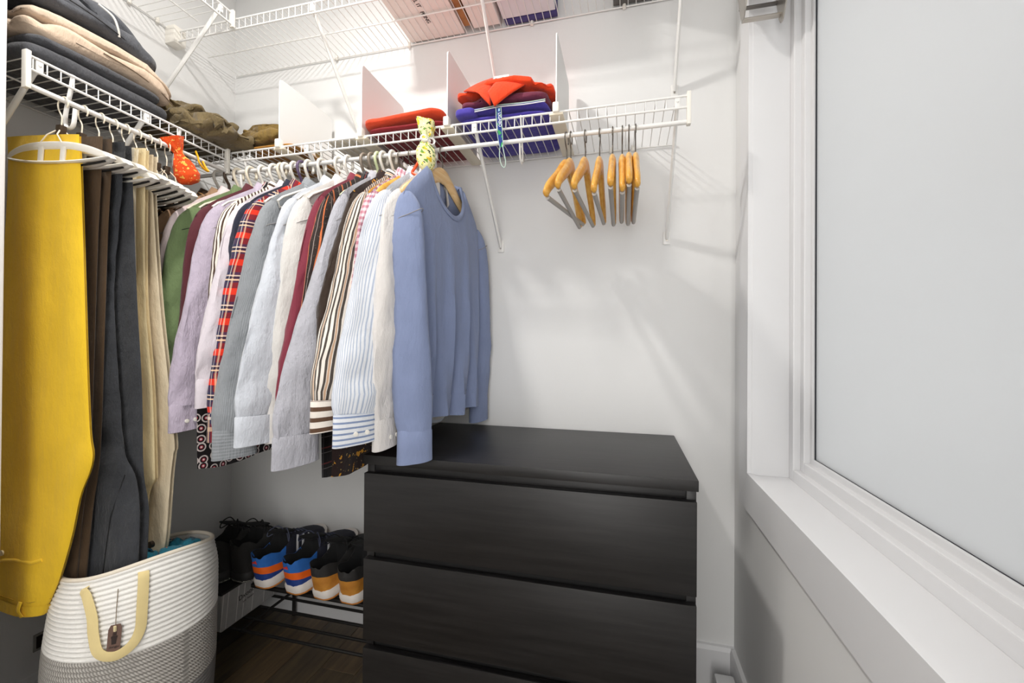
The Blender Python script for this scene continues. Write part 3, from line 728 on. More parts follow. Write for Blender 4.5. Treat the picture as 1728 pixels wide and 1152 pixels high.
ja = [(-.072, -.10, .100), (-.16, -.10, .093), (-.30, -.10, .080), (-.46, -.10, .068), (-.68, -.10, .088), (-.80, -.095, .102), (-.855, -.09, .112), (-.90, -.10, .145), (-.97, -.09, .159), (-1.04, -.075, .160), (-1.12, -.06, .156), (-1.225, -.05, .148)]
jb = [(-.072, -.10, .088), (-.16, -.10, .093), (-.46, -.10, .112), (-.68, -.10, .132), (-.89, -.10, .140), (-.97, -.11, .157), (-1.04, -.08, .158), (-1.225, -.05, .146)]
jt = trousers('charcoal jeans hanging with the two legs apart over the hamper', -.176, CL['jeans'], ja, jb, seed=8, amp=.006, gap=.022, th=.008, loops=(.06, -.06), folds=lambda X, z: .004*sin(60*z+14*X)*smooth01((z+.95)*6)*smooth01((X+.02)*9))
sm_ = MB(); fnJ, _ = rows_fn(ja, -.011, .008, 8, .006)
pts = [min((fnJ(.5+i/60, j/120) for i in range(31) for j in range(60, 121)), key=lambda p: (p[0]-x)**2+(p[2]-z)**2) for x, z in ((.12, -.90), (.09, -1.0), (.065, -1.1), (.05, -1.19))]
sm_.tube([(p[0], p[1]-.001, p[2]) for p in pts], .0014, 6); sm_.build('seam', plain('dark_stitch', '141517', .8), jt)
clamp_hanger('third white clamp hanger from the front, gripping the charcoal jeans', -.178, -.03)
cr = [(-.07, -.10, .080), (-.2, -.10, .072), (-.5, -.10, .080), (-.8, -.10, .10), (-.95, -.09, .10), (-1.2, -.09, .09)]
trousers('thin cream trousers showing as a strip behind the charcoal jeans', -.147, CL['cream'], cr, cr, seed=12, amp=.003, gap=.010, th=.005)
clamp_hanger('fourth white clamp hanger from the front, gripping the cream trousers', -.147, -.05, -.012)
ka = [(-.06, -.10, .082), (-.14, -.10, .080), (-.45, -.10, .084), (-.69, -.10, .112), (-.90, -.09, .124), (-.935, -.08, .122), (-.965, -.07, .100), (-1.05, -.06, .088), (-1.19, -.06, .08)]
trousers('wide khaki chinos with a seam down the leg, in the middle of the left rod', -.118, CL['khaki'], ka, [(a, b, c-.01) for a, b, c in ka], seed=15, amp=.005, gap=.015, th=.007)
clamp_hanger('fifth white clamp hanger from the front, gripping the wide khaki chinos', -.119, -.07, -.006)
kb = [(-.064, -.10, .066), (-.178, -.10, .066), (-.45, -.10, .092), (-.69, -.09, .128), (-.84, -.08, .150), (-.868, -.07, .146), (-.92, -.03, .139), (-1.0, .015, .132), (-1.11, .020, .121), (-1.165, .045, .100)]
kt = trousers('stone beige chinos with a dark waist button, furthest from the camera', -.088, CL['stone'], kb, [(a, b, c-.006) for a, b, c in kb], seed=19, amp=.005, gap=.014, th=.007, wb=.05)
MB().tube([(.098, -.030, -1.105), (.098, -.022, -1.105)], .0085, 16).build('waist_button', plain('dark_button', '2a211c', .35), kt)
clamp_hanger('sixth white clamp hanger from the front, gripping the stone beige chinos', -.089, -.09, -.010)
for y, lb, dz, rz in ((-.060, 'empty white clamp hanger right behind the stone beige chinos', -.012, -.16), (-.034, 'empty white clamp hanger second from the corner', -.016, -.21), (-.008, 'empty white clamp hanger nearest the corner, by the orange pouch', -.020, -.26)):
    clamp_hanger(lb, y, rz, dz)

# ------------------------------------------------------------ fabric pouches hanging from the rods
def pouch(name, label, p0, p1, prof, m, tie, flat=.62):
    t = thing(name, label, 'pouch', p0)
    a = Vector(p1)-Vector(p0); L = a.length; a.normalize(); n1 = a.cross(Vector((.72, -.69, 0))).normalized(); n2 = a.cross(n1)
    mb = MB()
    def fn(u, v):
        r = interp(prof, v)[0]; A = 2*PI*u
        w = 1+.16*sin(6*A+9*v)*smooth01(abs(v-.62)*-5+1.6)+.14*sin(4*A)*smooth01((v-.8)*6)
        return tuple(a*(v*L)+n1*(cos(A)*r*w)+n2*(sin(A)*r*w*flat))
    mb.grid(fn, 28, 30, wrap=True, uvfn=lambda u, v: (abs(u-.5)*.16, v*L)); mb.f.append(tuple(range(27, -1, -1)))
    mb.build('bag', m, t)
    return t, a, L
lemon = fabric('lemon_print_cotton', 'e6e0a6', spots=[(48, .57, 'e3c02f'), (62, .58, '6c9440'), (78, .63, '2b3526'), (90, .68, 'f4f0e4')], wrinkle=.5)
lp, a_, L_ = pouch('drawstring_pouch', 'lemon and leaf print pouch hanging beside the blue sweater', (.118, .105, 1.536), (.088, .165, 1.702), [(0, .003), (.06, .018), (.2, .027), (.36, .028), (.5, .020), (.60, .009), (.66, .009), (.8, .021), (1, .030)], lemon, None)
MB().tube([tuple(a_*(L_*.60)+Vector((cos(A)*.011, sin(A)*.0085, .002*sin(3*A)))) for A in [2*PI*k/16 for k in range(16)]], .0042, 8, closed=True).build('ribbon', plain('white_ribbon', 'f0eeea', .6), lp)
for sg in (-1, 1):
    o_ = Vector(tuple(a_*(L_*.60))); MB().tube([tuple(o_+Vector((.010, -.010, 0))+Vector((.72, .69, 0))*(sg*(.010+.010*cos(q))) + Vector((0, 0, .009*sin(q)-.002*sg))) for q in [2*PI*k/14 for k in range(14)]], .0030, 6, closed=True, flat=(1, .5)).build('bow_loop', plain('white_bow', 'f0eeea', .6), lp)
oc = plain('orange_plastic', 'e5521f', .35)
MB().tube(spline([(-.045, .075, .116), (-.022, .045, .085), (-.024, .02, .05), (-.036, .01, .02), (-.046, .01, .005), (-.030, .008, -.006), (-.012, .012, -.018)], 6), .0042, 8).build('cord', oc, lp)
orng = fabric('orange_gold_brocade', 'e04f1c', spots=[(75, .60, 'f0b24e'), (150, .66, 'f3d27a')], wrinkle=.5)
op_, a_, L_ = pouch('drawstring_pouch', 'orange and gold brocade pouch tied to the left rod', (-.622, .040, 1.538), (-.640, -.004, 1.664), [(0, .004), (.04, .026), (.2, .034), (.42, .026), (.62, .012), (.68, .010), (.84, .020), (1, .028)], orng, None)
MB().tube(spline([(-.024, .034, .118), (-.010, .030, .098), (.004, .022, .078), (.008, .034, .062), (.010, .048, .058), (.003, .044, .070), (-.004, .040, .088)], 5), .004, 8, flat=(1, .5)).build('ribbon', plain('yellow_ribbon', 'efb21a', .5), op_)

# ------------------------------------------------------------ folded clothes on the lower shelves
def folded(name, label, cat, base, slabs, m, group=None, extra=None):
    t = thing(name, label, cat, base, 0, group)
    for i, (nm, kw) in enumerate(slabs):
        mb = MB(); mb.slab(**kw); mb.build(nm, kw_m.get(nm, m) if False else m, t)
    if extra: extra(t)
    return t
kw_m = {}
def stitch(pts, m, t, r=.0016, nm='seam'): return MB().tube(spline(pts, 5), r, 6).build(nm, m, t)
D1 = fabric('dark_grey_denim', '4b4c50', wrinkle=.9, var=.25); D2 = fabric('beige_brushed_cotton', 'cdb8a2', wrinkle=.5, var=.12); D3 = fabric('charcoal_faded_denim', '55575c', wrinkle=.7, var=.35)
lightstitch = plain('pale_stitch', 'd8d4cc', .8); darkstitch = plain('brown_stitch', '6e5a48', .8)
lx = -.80
folded('folded_jeans', 'dark grey folded jeans at the bottom of the stack on the left shelf', 'jeans', (lx, -.16, ZS+.005), [
    ('folded_body', dict(c=(0, .008, .023), lx=.285, ly=.33, h=.045, seed=1, amp=.006, e1=.25)), ('folded_flap', dict(c=(.012, .0, .052), lx=.275, ly=.29, h=.03, seed=2, amp=.006, e1=.25))], D1)
folded('folded_trousers', 'beige brushed cotton trousers folded in the middle of the stack', 'trousers', (lx, -.15, ZS+.070), [
    ('folded_body', dict(c=(0, 0, .026), lx=.29, ly=.345, h=.048, seed=4, amp=.008, ridge=.010, rk=(10, 6), nu=90, nv=36, e1=.3, sag=lambda x, y: -.03*smooth01((y-.06)/.13)+.01*sin(9*y))), ('folded_flap', dict(c=(.0, .008, .058), lx=.285, ly=.35, h=.036, seed=5, amp=.008, ridge=.012, rk=(10, 6), nu=90, nv=36, e1=.3, sag=lambda x, y: -.035*smooth01((y-.04)/.13)+.008*sin(11*y)))], D2,
    extra=lambda t: stitch([(.145, -.02, .030), (.147, .05, .026), (.144, .12, .012), (.135, .165, -.004)], darkstitch, t))
def x3(t):
    stitch([(.150, -.13, .028), (.152, -.03, .024), (.146, .06, .012), (.13, .125, .0)], plain('black_stitch', '1c1c1e', .8), t)
    stitch([(.126, -.0, .078), (.148, .018, .055), (.151, .028, .03), (.147, .034, .012)], lightstitch, t, .0028, 'side_seam')
folded('folded_jeans', 'charcoal faded jeans with a pale seam on top of the stack', 'jeans', (lx, -.17, ZS+.152), [
    ('folded_body', dict(c=(0, .0, .030), lx=.29, ly=.33, h=.055, seed=7, amp=.010, ridge=.014, rk=(9, 6), nu=90, nv=36, fr=11, e1=.35, sag=lambda x, y: -.03*smooth01((y-.02)/.15))), ('folded_flap', dict(c=(-.01, -.02, .072), lx=.27, ly=.30, h=.055, seed=8, amp=.012, ridge=.018, rk=(9, 7), nu=90, nv=36, fr=11, e1=.4, sag=lambda x, y: -.045*smooth01((y-.0)/.15)))], D3, extra=x3)
OL = fabric('olive_cotton', '6d5f43', wrinkle=.9, var=.25); OL2 = fabric('golden_olive_cotton', '7a6333', wrinkle=.8, var=.25); RU = fabric('ochre_brown_cotton', 'a8752f', wrinkle=.5, var=.2)
folded('folded_trousers', 'crumpled olive trousers heaped in the shelf corner beside the stack', 'trousers', (-.77, .14, ZS+.005), [
    ('folded_body', dict(c=(.03, .02, .028), lx=.36, ly=.25, h=.055, seed=11, amp=.010, ridge=.022, rk=(4, 26), nu=110, nv=40, fr=13, e1=.5, tilt=(-.03, 0))), ('folded_flap', dict(c=(.0, .0, .072), lx=.31, ly=.21, h=.055, seed=12, amp=.012, ridge=.026, rk=(5, 30), nu=110, nv=40, fr=15, e1=.5, tilt=(-.10, 0))), ('folded_flap', dict(c=(-.05, -.02, .112), lx=.22, ly=.17, h=.05, seed=13, amp=.012, ridge=.024, rk=(6, 30), nu=100, nv=40, fr=16, e1=.6, tilt=(-.2, 0)))], OL)
def loops(t):
    for x in (.075, .088): stitch([(x, -.088, .040), (x, -.10, .030), (x+.001, -.094, .016)], lightstitch, t, .004, 'belt_loop')
folded('folded_trousers', 'golden olive trousers with belt loops against the leftmost divider', 'trousers', (-.565, .335, ZS+.022), [
    ('folded_body', dict(c=(0, 0, .028), lx=.215, ly=.25, h=.05, seed=15, amp=.008, ridge=.018, rk=(6, 26), nu=90, nv=36, fr=13, e1=.4)), ('folded_flap', dict(c=(-.01, .01, .062), lx=.195, ly=.22, h=.04, seed=16, amp=.008, ridge=.022, rk=(8, 26), nu=90, nv=36, fr=13, e1=.5))], OL2, extra=loops)
folded('folded_trousers', 'ochre brown trousers folded flat beneath the golden olive ones', 'trousers', (-.50, .35, ZS+.005), [('folded_body', dict(c=(-.01, .0, .009), lx=.20, ly=.27, h=.017, seed=17, amp=.002, e1=.25))], RU)
CRM = fabric('cream_linen', 'e6decb', wrinkle=.5, var=.06)
folded('folded_shirt', 'cream folded linen shirt lying flat between the two left dividers', 'shirt', (-.225, .35, ZS+.005), [('folded_body', dict(c=(0, 0, .010), lx=.145, ly=.25, h=.018, seed=18, amp=.003, e1=.25))], CRM)
RO = fabric('orange_red_knit', 'cf4526', wrinkle=.4, var=.15); RD = fabric('dark_red_knit', '7f1f26', wrinkle=.4, var=.15)
folded('folded_sweater', 'dark red folded sweater under the orange-red one', 'sweater', (-.002, .335, ZS+.005), [('folded_body', dict(c=(0, 0, .010), lx=.262, ly=.272, h=.019, seed=21, amp=.002, e1=.22)), ], RD)
folded('folded_sweater', 'orange-red folded sweater on top of the dark red one', 'sweater', (-.012, .335, ZS+.026), [('folded_body', dict(c=(0, .0, .015), lx=.272, ly=.29, h=.030, seed=22, amp=.004, e1=.28, tilt=(.05, 0)))], RO)
PU = fabric('violet_cotton', '4a3f9b', wrinkle=.4, var=.12); MA = fabric('plum_cotton', '6e3145', wrinkle=.4, var=.2); PO = fabric('bright_orange_red_cotton', 'e4431d', wrinkle=.4, var=.12)
whitep = plain('white_piping', 'e9e9ec', .7); greenp = plain('pale_green_piping', 'b9cfc4', .7)
def px1(t):
    for k, (z, m_) in enumerate(((.002, whitep), (.007, greenp))):
        stitch([(-.135, -.10-.02, z+.012), (-.137, -.135, z+.004), (-.11, -.143, z), (-.06, -.143, z+.003), (0, -.145, z+.006), (.07, -.144, z+.004), (.13, -.140, z+.008)], m_, t, .0014, 'piping')
folded('folded_shirt', 'violet folded shirt at the bottom of the pile under the polo', 'shirt', (.302, .345, ZS+.005), [('folded_body', dict(c=(0, 0, .010), lx=.272, ly=.262, h=.019, seed=25, amp=.0025, e1=.22))], PU)
folded('folded_shirt', 'violet folded shirt with white piping, second in the pile', 'shirt', (.300, .343, ZS+.025), [('folded_body', dict(c=(0, 0, .011), lx=.276, ly=.276, h=.021, seed=26, amp=.003, e1=.25)), ('rolled_sleeve', dict(c=(-.105, -.128, .004), lx=.062, ly=.05, h=.024, seed=27, amp=.002, e1=.6))], PU, extra=px1)
folded('folded_shirt', 'plum folded shirt under the orange-red polo', 'shirt', (.300, .345, ZS+.047), [('folded_body', dict(c=(0, 0, .016), lx=.272, ly=.272, h=.031, seed=28, amp=.004, ridge=.008, rk=(8, 12), nu=80, nv=30, e1=.3))], MA)
def polo(t):
    def flap(P, nm):
        A, B, C_, D_ = [Vector(p) for p in P]; mb = MB()
        def fn(u, v):
            p = (A*(1-u)+B*u)*(1-v)+(D_*(1-u)+C_*u)*v
            return (p.x, p.y-.006*sin(PI*u)-.006*sin(PI*v), p.z)
        mb.grid(fn, 8, 8); o_ = mb.build(nm, PO, t); md = o_.modifiers.new('s', 'SOLIDIFY'); md.thickness = .004
    flap([(-.115, -.125, .020), (-.030, -.110, .056), (-.020, -.160, -.052), (-.060, -.158, -.010)], 'collar_flap')
    flap([(.0, -.11, .054), (.075, -.125, .016), (-.008, -.162, -.058), (-.030, -.156, -.010)], 'collar_flap')
    MB().tube(spline([(-.05, -.10, .032), (-.03, -.07, .058), (.0, -.055, .062), (.02, -.07, .060), (.04, -.10, .032)], 6), .008, 10, flat=(1.5, .5)).build('collar_roll', PO, t)
    MB().box(-.030, .016, -.099, -.097, .046, .066, .0004).build('neck_label', lbm, t)
    MB().box(-.027, -.020, -.1003, -.099, .052, .059, 0).build('label_mark', plain('label_ink', '26262a', .7), t)
    MB().box(-.014, .010, -.1001, -.099, .0545, .058, 0).build('label_mark', plain('label_print', '5a5a5e', .7), t)
folded('polo_shirt', 'bright orange-red polo shirt with open collar on top of the violet pile', 'shirt', (.300, .335, ZS+.080), [('folded_body', dict(c=(0, .0, .012), lx=.29, ly=.27, h=.028, seed=30, amp=.006, ridge=.014, rk=(10, 14), nu=90, nv=36, e1=.4, sag=lambda x, y: .018*math.exp(-(x/.08)**2)))], PO, extra=polo)
# lanyard
ly = thing('lanyard', 'green and blue lanyard strap dangling in front of the violet shirts', 'lanyard', (.302, .187, 1.735))
LB = fabric('blue_green_strap', '2c3f86', [('u', .5, .0, .001, 'ffffff', 0)], spots=[(60, .55, '3f9a5a')], wrinkle=.1)
MB().tube(spline([(-.004, .02, .004), (-.003, .002, -.004), (0, -.004, -.02), (.003, -.004, -.07), (.008, -.003, -.118)], 6), .0062, 8, flat=(1, .14), up=(1, 0, 0)).build('strap', LB, ly)
MB().tube(spline([(-.009, -.0042, -.006), (-.006, -.0045, -.07), (.003, -.0038, -.118)], 5), .0009, 6).build('strap_edge', greenp, ly)
MB().tube(spline([(.006, -.0042, -.006), (.010, -.0045, -.07), (.013, -.0038, -.118)], 5), .0009, 6).build('strap_edge', greenp, ly)
MB().tube(spline([(.004, -.003, -.112), (.002, -.003, -.14), (.008, -.003, -.168), (.017, -.003, -.176), (.020, -.003, -.16), (.014, -.003, -.13), (.010, -.003, -.112)], 6), .0013, 6).build('loop', greenp, ly)
text_part('LIGABO', 'lettering', plain('white_print', 'e8ecf4', .6), ly, (-.0022, -.0056, -.022), (.07, 0, -1), (1, 0, .07), .0115, .0002)
MB().box(-.002, .003, -.0062, -.0048, -.018, -.010, .0004).build('emblem', plain('sky_blue_print', '9cc7e8', .6), ly)

# ------------------------------------------------------------ boxes on the upper shelf
ZU = 2.178+.0048
def openbox(name, label, x0, x1, y0, y1, h, m, cat='box', lid=None, z=ZU, inside=None):
    t = thing(name, label, cat, ((x0+x1)/2, (y0+y1)/2, z)); a, b = (x1-x0)/2, (y1-y0)/2
    MB().box(-a, a, -b, b, 0, h, .002).build('box_body', m, t)
    MB().box(-a-.0025, a+.0025, -b-.0025, b+.0025, h-.035, h+.004, .002).build('lid', lid or m, t)
    return t
WB = plain('white_card', 'ebe4de', .6, var=.02); KB = woodmat('brown_cardboard', '8f5f34', 'b07d49', 2, .8, 3, 4, .1)
b1 = openbox('storage_box', 'white lettered box on the upper shelf, seen from beneath', -.128, .084, .19, .484, .12, WB)
ink = plain('black_print', '2a2322', .6)
for tx, y in (('LL IT', .092), ('PRING', .151)):
    text_part(tx, 'lettering', ink, b1, (-.006, y-.137, -.0008), (.06, 1, 0), (1, -.06, 0), .0195, .0004)
openbox('cardboard_box', 'narrow brown cardboard box right of the white lettered box', .094, .116, .20, .452, .10, KB)
openbox('storage_box', 'cream box on the upper shelf right of the narrow cardboard box', .124, .222, .19, .47, .09, WB)
openbox('storage_box', 'pale box on the upper shelf in front of a violet folder', .235, .417, .19, .452, .11, plain('pale_card', 'dedde2', .6))
tag(MB().box(.238, .42, .456, .485, ZU, ZU+.10, .003).build('document_folder', plain('violet_card', '3b3270', .6), origin=(.329, .47, ZU)), 'violet folder standing at the wall behind the pale box', 'folder')
openbox('storage_box', 'dark grey box at the right end of the upper shelf', .605, .752, .22, .484, .09, plain('dark_grey_card', '5d5a57', .6))

# ------------------------------------------------------------ rope hamper
HC = (-.602, -.113); HRAD = .17
def rim_z(A): return .500+.034*cos(A+math.radians(12))+.006*cos(3*A+.6)
def hamper_r(A, z, zt):
    k = z/zt; r = HRAD*(.95+.07*sin(PI*min(1, k*1.02))-.0*k)
    r += .006*sin(2*A+1.0)*k+.010*smooth01((k-.5)*2)*cos(A-math.radians(40))-.008*smooth01((k-.85)*6)
    r -= .010*math.exp(-((k-.60)/.05)**2)*0
    return r
ham = thing('hamper', 'white and grey coiled rope hamper with pale straps under the hanging trousers', 'hamper', (HC[0], HC[1], 0))
RW = plain('white_cotton_rope', 'f0eee9', .9, var=.05, scale=120, bump=.5, bscale=260)
def braid():
    t = NT('grey_braided_rope'); co = t.coord('UV'); w = t.n('ShaderNodeTexWave', wave_type='BANDS', bands_direction='DIAGONAL'); w.inputs['Scale'].default_value = 42; w.inputs['Distortion'].default_value = .6
    t.l(t.mapping(co, (2.0, 2.0, 2.0)), w.inputs['Vector']); c = t.mix(w.outputs[0], lin('8b8782'), lin('c2beb7')); t.color(c); t.set(Roughness=.9); t.l(t.bump(w.outputs[0], .5, .002), t.b.inputs['Normal']); return t.m
RG = braid(); RD2 = plain('dark_grey_rope', '7b7977', .9, var=.1, scale=100, bump=.5, bscale=240)
NC = 48
def coil_band(v0, v1, name, m, parent):
    n = max(3, int(round((v1-v0)*NC))); mb = MB(); sub = 4
    def fn(u, v):
        A = 2*PI*u; zt = rim_z(A); k = v0+(v1-v0)*v; z = k*.334/.64 if k < .64 else .334+(k-.64)/.36*(zt-.334)
        c = abs(sin(PI*n*v)); r = hamper_r(A, z, zt)+.0036*c**.6
        return (cos(A)*r, sin(A)*r, z)
    mb.grid(fn, 84, n*sub, wrap=True, uvfn=lambda u, v: (u*1.2, (v0+(v1-v0)*v)*.5))
    return mb.build(name, m, parent)
coil_band(0, .36, 'base_band', RD2, ham); coil_band(.36, .64, 'grey_band', RG, ham); wb_ = coil_band(.64, 1.0, 'white_band', RW, ham)
inn = MB()
def inner(u, v):
    A = 2*PI*u; zt = rim_z(A); z = zt-(zt-.02)*min(1, v*1.25) if v < .8 else .02
    r = hamper_r(A, max(z, .02), zt)-.006+.0018*abs(sin(PI*30*v)) if v < .8 else (hamper_r(A, .02, zt)-.006)*(1-(v-.8)/.2)
    return (cos(A)*r, sin(A)*r, z)
inn.grid(inner, 72, 100, wrap=True); inn.build('lining', RW, ham)
MB().tube([(cos(A)*(hamper_r(A, rim_z(A), rim_z(A))-.002), sin(A)*(hamper_r(A, rim_z(A), rim_z(A))-.002), rim_z(A)) for A in [2*PI*k/84 for k in range(84)]], .0055, 8, closed=True).build('rim', plain('cream_rope_rim', 'e6dccb', .9), ham)
MB().tube([(cos(A)*.165, sin(A)*.165, .006) for A in [2*PI*k/40 for k in range(40)]], .006, 6, closed=True).build('base_ring', RD2, ham)
SY = fabric('pale_yellow_webbing', 'e3cf96', wrinkle=.1)
def onham(deg, z, out=.006):
    A = math.radians(deg); r = hamper_r(A, z, rim_z(A))+out; return (cos(A)*r, sin(A)*r, z)
strap_pts = spline([onham(-31, 0.518, -.012), onham(-31, 0.507, .010), onham(-32, 0.437, .010), onham(-33, 0.390, .009), onham(-38, 0.360, .012), onham(-47, 0.347, .014), onham(-56, 0.360, .014), onham(-60, 0.400, .012), onham(-62, 0.437, .010), onham(-68, 0.480, .010), onham(-72, 0.492, .008), onham(-73, 0.497, -.01)], 6)
def ribbon(P, w, th):
    mb = MB(); n = len(P)
    def fr(i):
        t_ = (P[min(i+1, n-1)]-P[max(i-1, 0)]).normalized(); o_ = Vector((P[i].x, P[i].y, .0)).normalized(); s_ = t_.cross(o_).normalized(); return s_, s_.cross(t_)
    def fn(u, v):
        i = int(round(v*(n-1))); s_, o_ = fr(i); A = 2*PI*u
        return tuple(P[i]+s_*(math.copysign(min(1, abs(cos(A))*1.6), cos(A))*w/2)+o_*(sin(A)*th/2))
    return mb.grid(fn, 12, n-1, wrap=True)
ribbon([Vector(p) for p in strap_pts], .021, .003).build('handle_strap', SY, ham)
TG = plain('brown_leather', '6b5145', .6, var=.1, scale=30)
A_ = math.radians(-47); nrm = Vector((cos(A_), sin(A_), 0)); tx = Vector((-sin(A_), cos(A_), 0))
tp = Vector(onham(-47, 0.415, .010)); tb = Vector(onham(-48, 0.352, .012))
MB().tube([onham(-47, 0.489, .004), onham(-47, 0.447, .008), tuple(tp)], .0008, 6).build('string', plain('twine', '8a7a66', .8), ham)
tgm = MB(); up_ = (tp-tb).normalized(); out = []
for s_, h_ in ((-.5, 0), (.5, 0), (.5, .86), (.36, 1), (-.36, 1), (-.5, .86)): out.append(tb+tx*(s_*.024)+up_*(h_*(tp-tb).length))
no = tx.cross(up_).normalized()
if no.dot(nrm) < 0: no = -no
tgm.add([p for p in out]+[p+no*.0016 for p in out], [tuple(range(5, -1, -1)), tuple(range(6, 12))]+[(i, (i+1) % 6, 6+(i+1) % 6, 6+i) for i in range(6)])
tgo = tgm.build('leather_tag', TG, ham, False)
bk = plain('branding_ink', '2b1d18', .7)
def plate(poly, nm, m, par):
    q = [tb+tx*(s_*.024)+up_*(h_*(tp-tb).length)+no*.0018 for s_, h_ in poly]; n_ = len(q)
    MB().add(q+[p+no*.0006 for p in q], [tuple(range(n_-1, -1, -1)), tuple(range(n_, 2*n_))]+[(i, (i+1) % n_, n_+(i+1) % n_, n_+i) for i in range(n_)]).build(nm, m, par, False)
plate([(-.16, .34), (.16, .34), (.20, .54), (.24, .56), (.24, .62), (-.24, .62), (-.24, .56), (-.20, .54)], 'pot_emblem', bk, tgo)
for a, b, c in ((-.14, -.07, .74), (-.03, .04, .80), (.07, .14, .76)): plate([(a, .63), (b, .63), (b+.01, c), (a+.02, c)], 'cactus_emblem', bk, tgo)
xa = tx if tx.dot(Vector((1, 0, 0))) > 0 else -tx
text_part('dongju', 'lettering', bk, tgo, tuple(tb+xa*-.0085+up_*((tp-tb).length*.22)+no*.0019), tuple(xa), tuple(up_), .0068, .0002)
MB().box(-.003, .003, -.002, .002, -.006, .006, .0008).build('toggle', plain('cream_bead', 'e3d3a6', .6), ham).location = tp-up_*.008+no*.003
# laundry inside
TE = fabric('teal_print_cotton', '1f6b7f', wrinkle=.8, var=.3, spots=[(26, .60, '123c50'), (30, .67, 'c9d2d4'), (40, .70, 'd9622c')])
tag(MB().slab((0, 0, .0), .14, .13, .08, seed=33, amp=.014, ridge=.018, rk=(16, 20), nu=90, nv=36, fr=14, e1=.7).build('tee_shirt', TE, origin=None), 'teal printed tee crumpled inside the rope hamper', 'shirt').location = (-.545, -.080, .474)
tag(MB().slab((0, 0, .0), .25, .25, .11, seed=34, amp=.018, fr=10, e1=.8).build('laundry_shirt', fabric('dark_wine_cotton', '4a2226', wrinkle=.7), origin=None), 'dark wine coloured garment under the teal tee in the hamper', 'shirt').location = (-.60, -.10, .385)

# ------------------------------------------------------------ shoe rack, shoe box, shoes
rk = thing('shoe_rack', 'low dark metal shoe rack left of the chest of drawers', 'shoe rack', (-.34, .36, 0)); RM = plain('black_powder_coat', '1c1b1a', .45)
X0, X1 = -.600+.34, -.012+.34
for x in (X0, X1):
    fr = MB(); fr.tube([(x, -.10, 0), (x, -.10, .226), (x, .10, .274), (x, .10, 0)] if x == X1 else [(x, -.10, .222), (x, .10, .270), (x, .10, 0)], .007, 8); fr.tube([(x, -.15, .095), (x, .11, .095)], .005, 8); fr.build('side_frame', RM, rk)
for i, (y, z) in enumerate(((-.10, .222), (-.03, .239), (.04, .256), (.10, .270))):
    MB().tube([(X0, y, z), (X1, y, z)], .0075 if i == 0 else .005, 8).build('top_rail', RM, rk)
for i, y in enumerate((-.145, -.085, -.02, .05, .11)):
    MB().tube([(-.915+.34, y, .095), (X1, y, .095)], .005, 8).build('lower_rail', RM, rk)
for y in (-.15, .11): MB().tube([(-.905+.34, y, 0), (-.905+.34, y, .10)], .006, 8).build('foot', RM, rk)
def marble():
    t = NT('grey_marbled_card'); co = t.coord('Object'); n1 = t.noise(co, 22, 6, .7); t.color(t.mix(n1, lin('8a8a8c'), lin('b8b6b2'))); t.set(Roughness=.6); return t.m
BXM = marble(); LID = plain('black_card', '232222', .6)
sb = thing('shoe_box', 'grey marbled shoe box with black lid beside the hamper', 'box', (-.735, .325, .101))
MB().box(-.09, .09, -.145, .148, 0, .122, .001).build('box_body', BXM, sb)
MB().box(-.092, .092, -.147, .150, .1205, .1285, .001).build('lid', LID, sb)
wl = plain('white_line_print', 'd8d6d2', .6)
for y in (-.138, -.118, -.078, -.052, -.012, .04, .09):
    MB().prism([(y, .120), (y+.0032, .120), (y+.0022-.012, .004), (y-.012, .004)], 'x', .0901, .0906).build('printed_line', wl, sb, False)
text_part('Dxoocoo', 'lettering', ink, sb, (.0908, -.078, .066), (0, 1, .10), (0, -.10, 1), .0235, .0003)
text_part('Lxx  Pxxxxx', 'lettering', ink, sb, (.0908, -.060, .052), (0, 1, .10), (0, -.10, 1), .009, .0003)

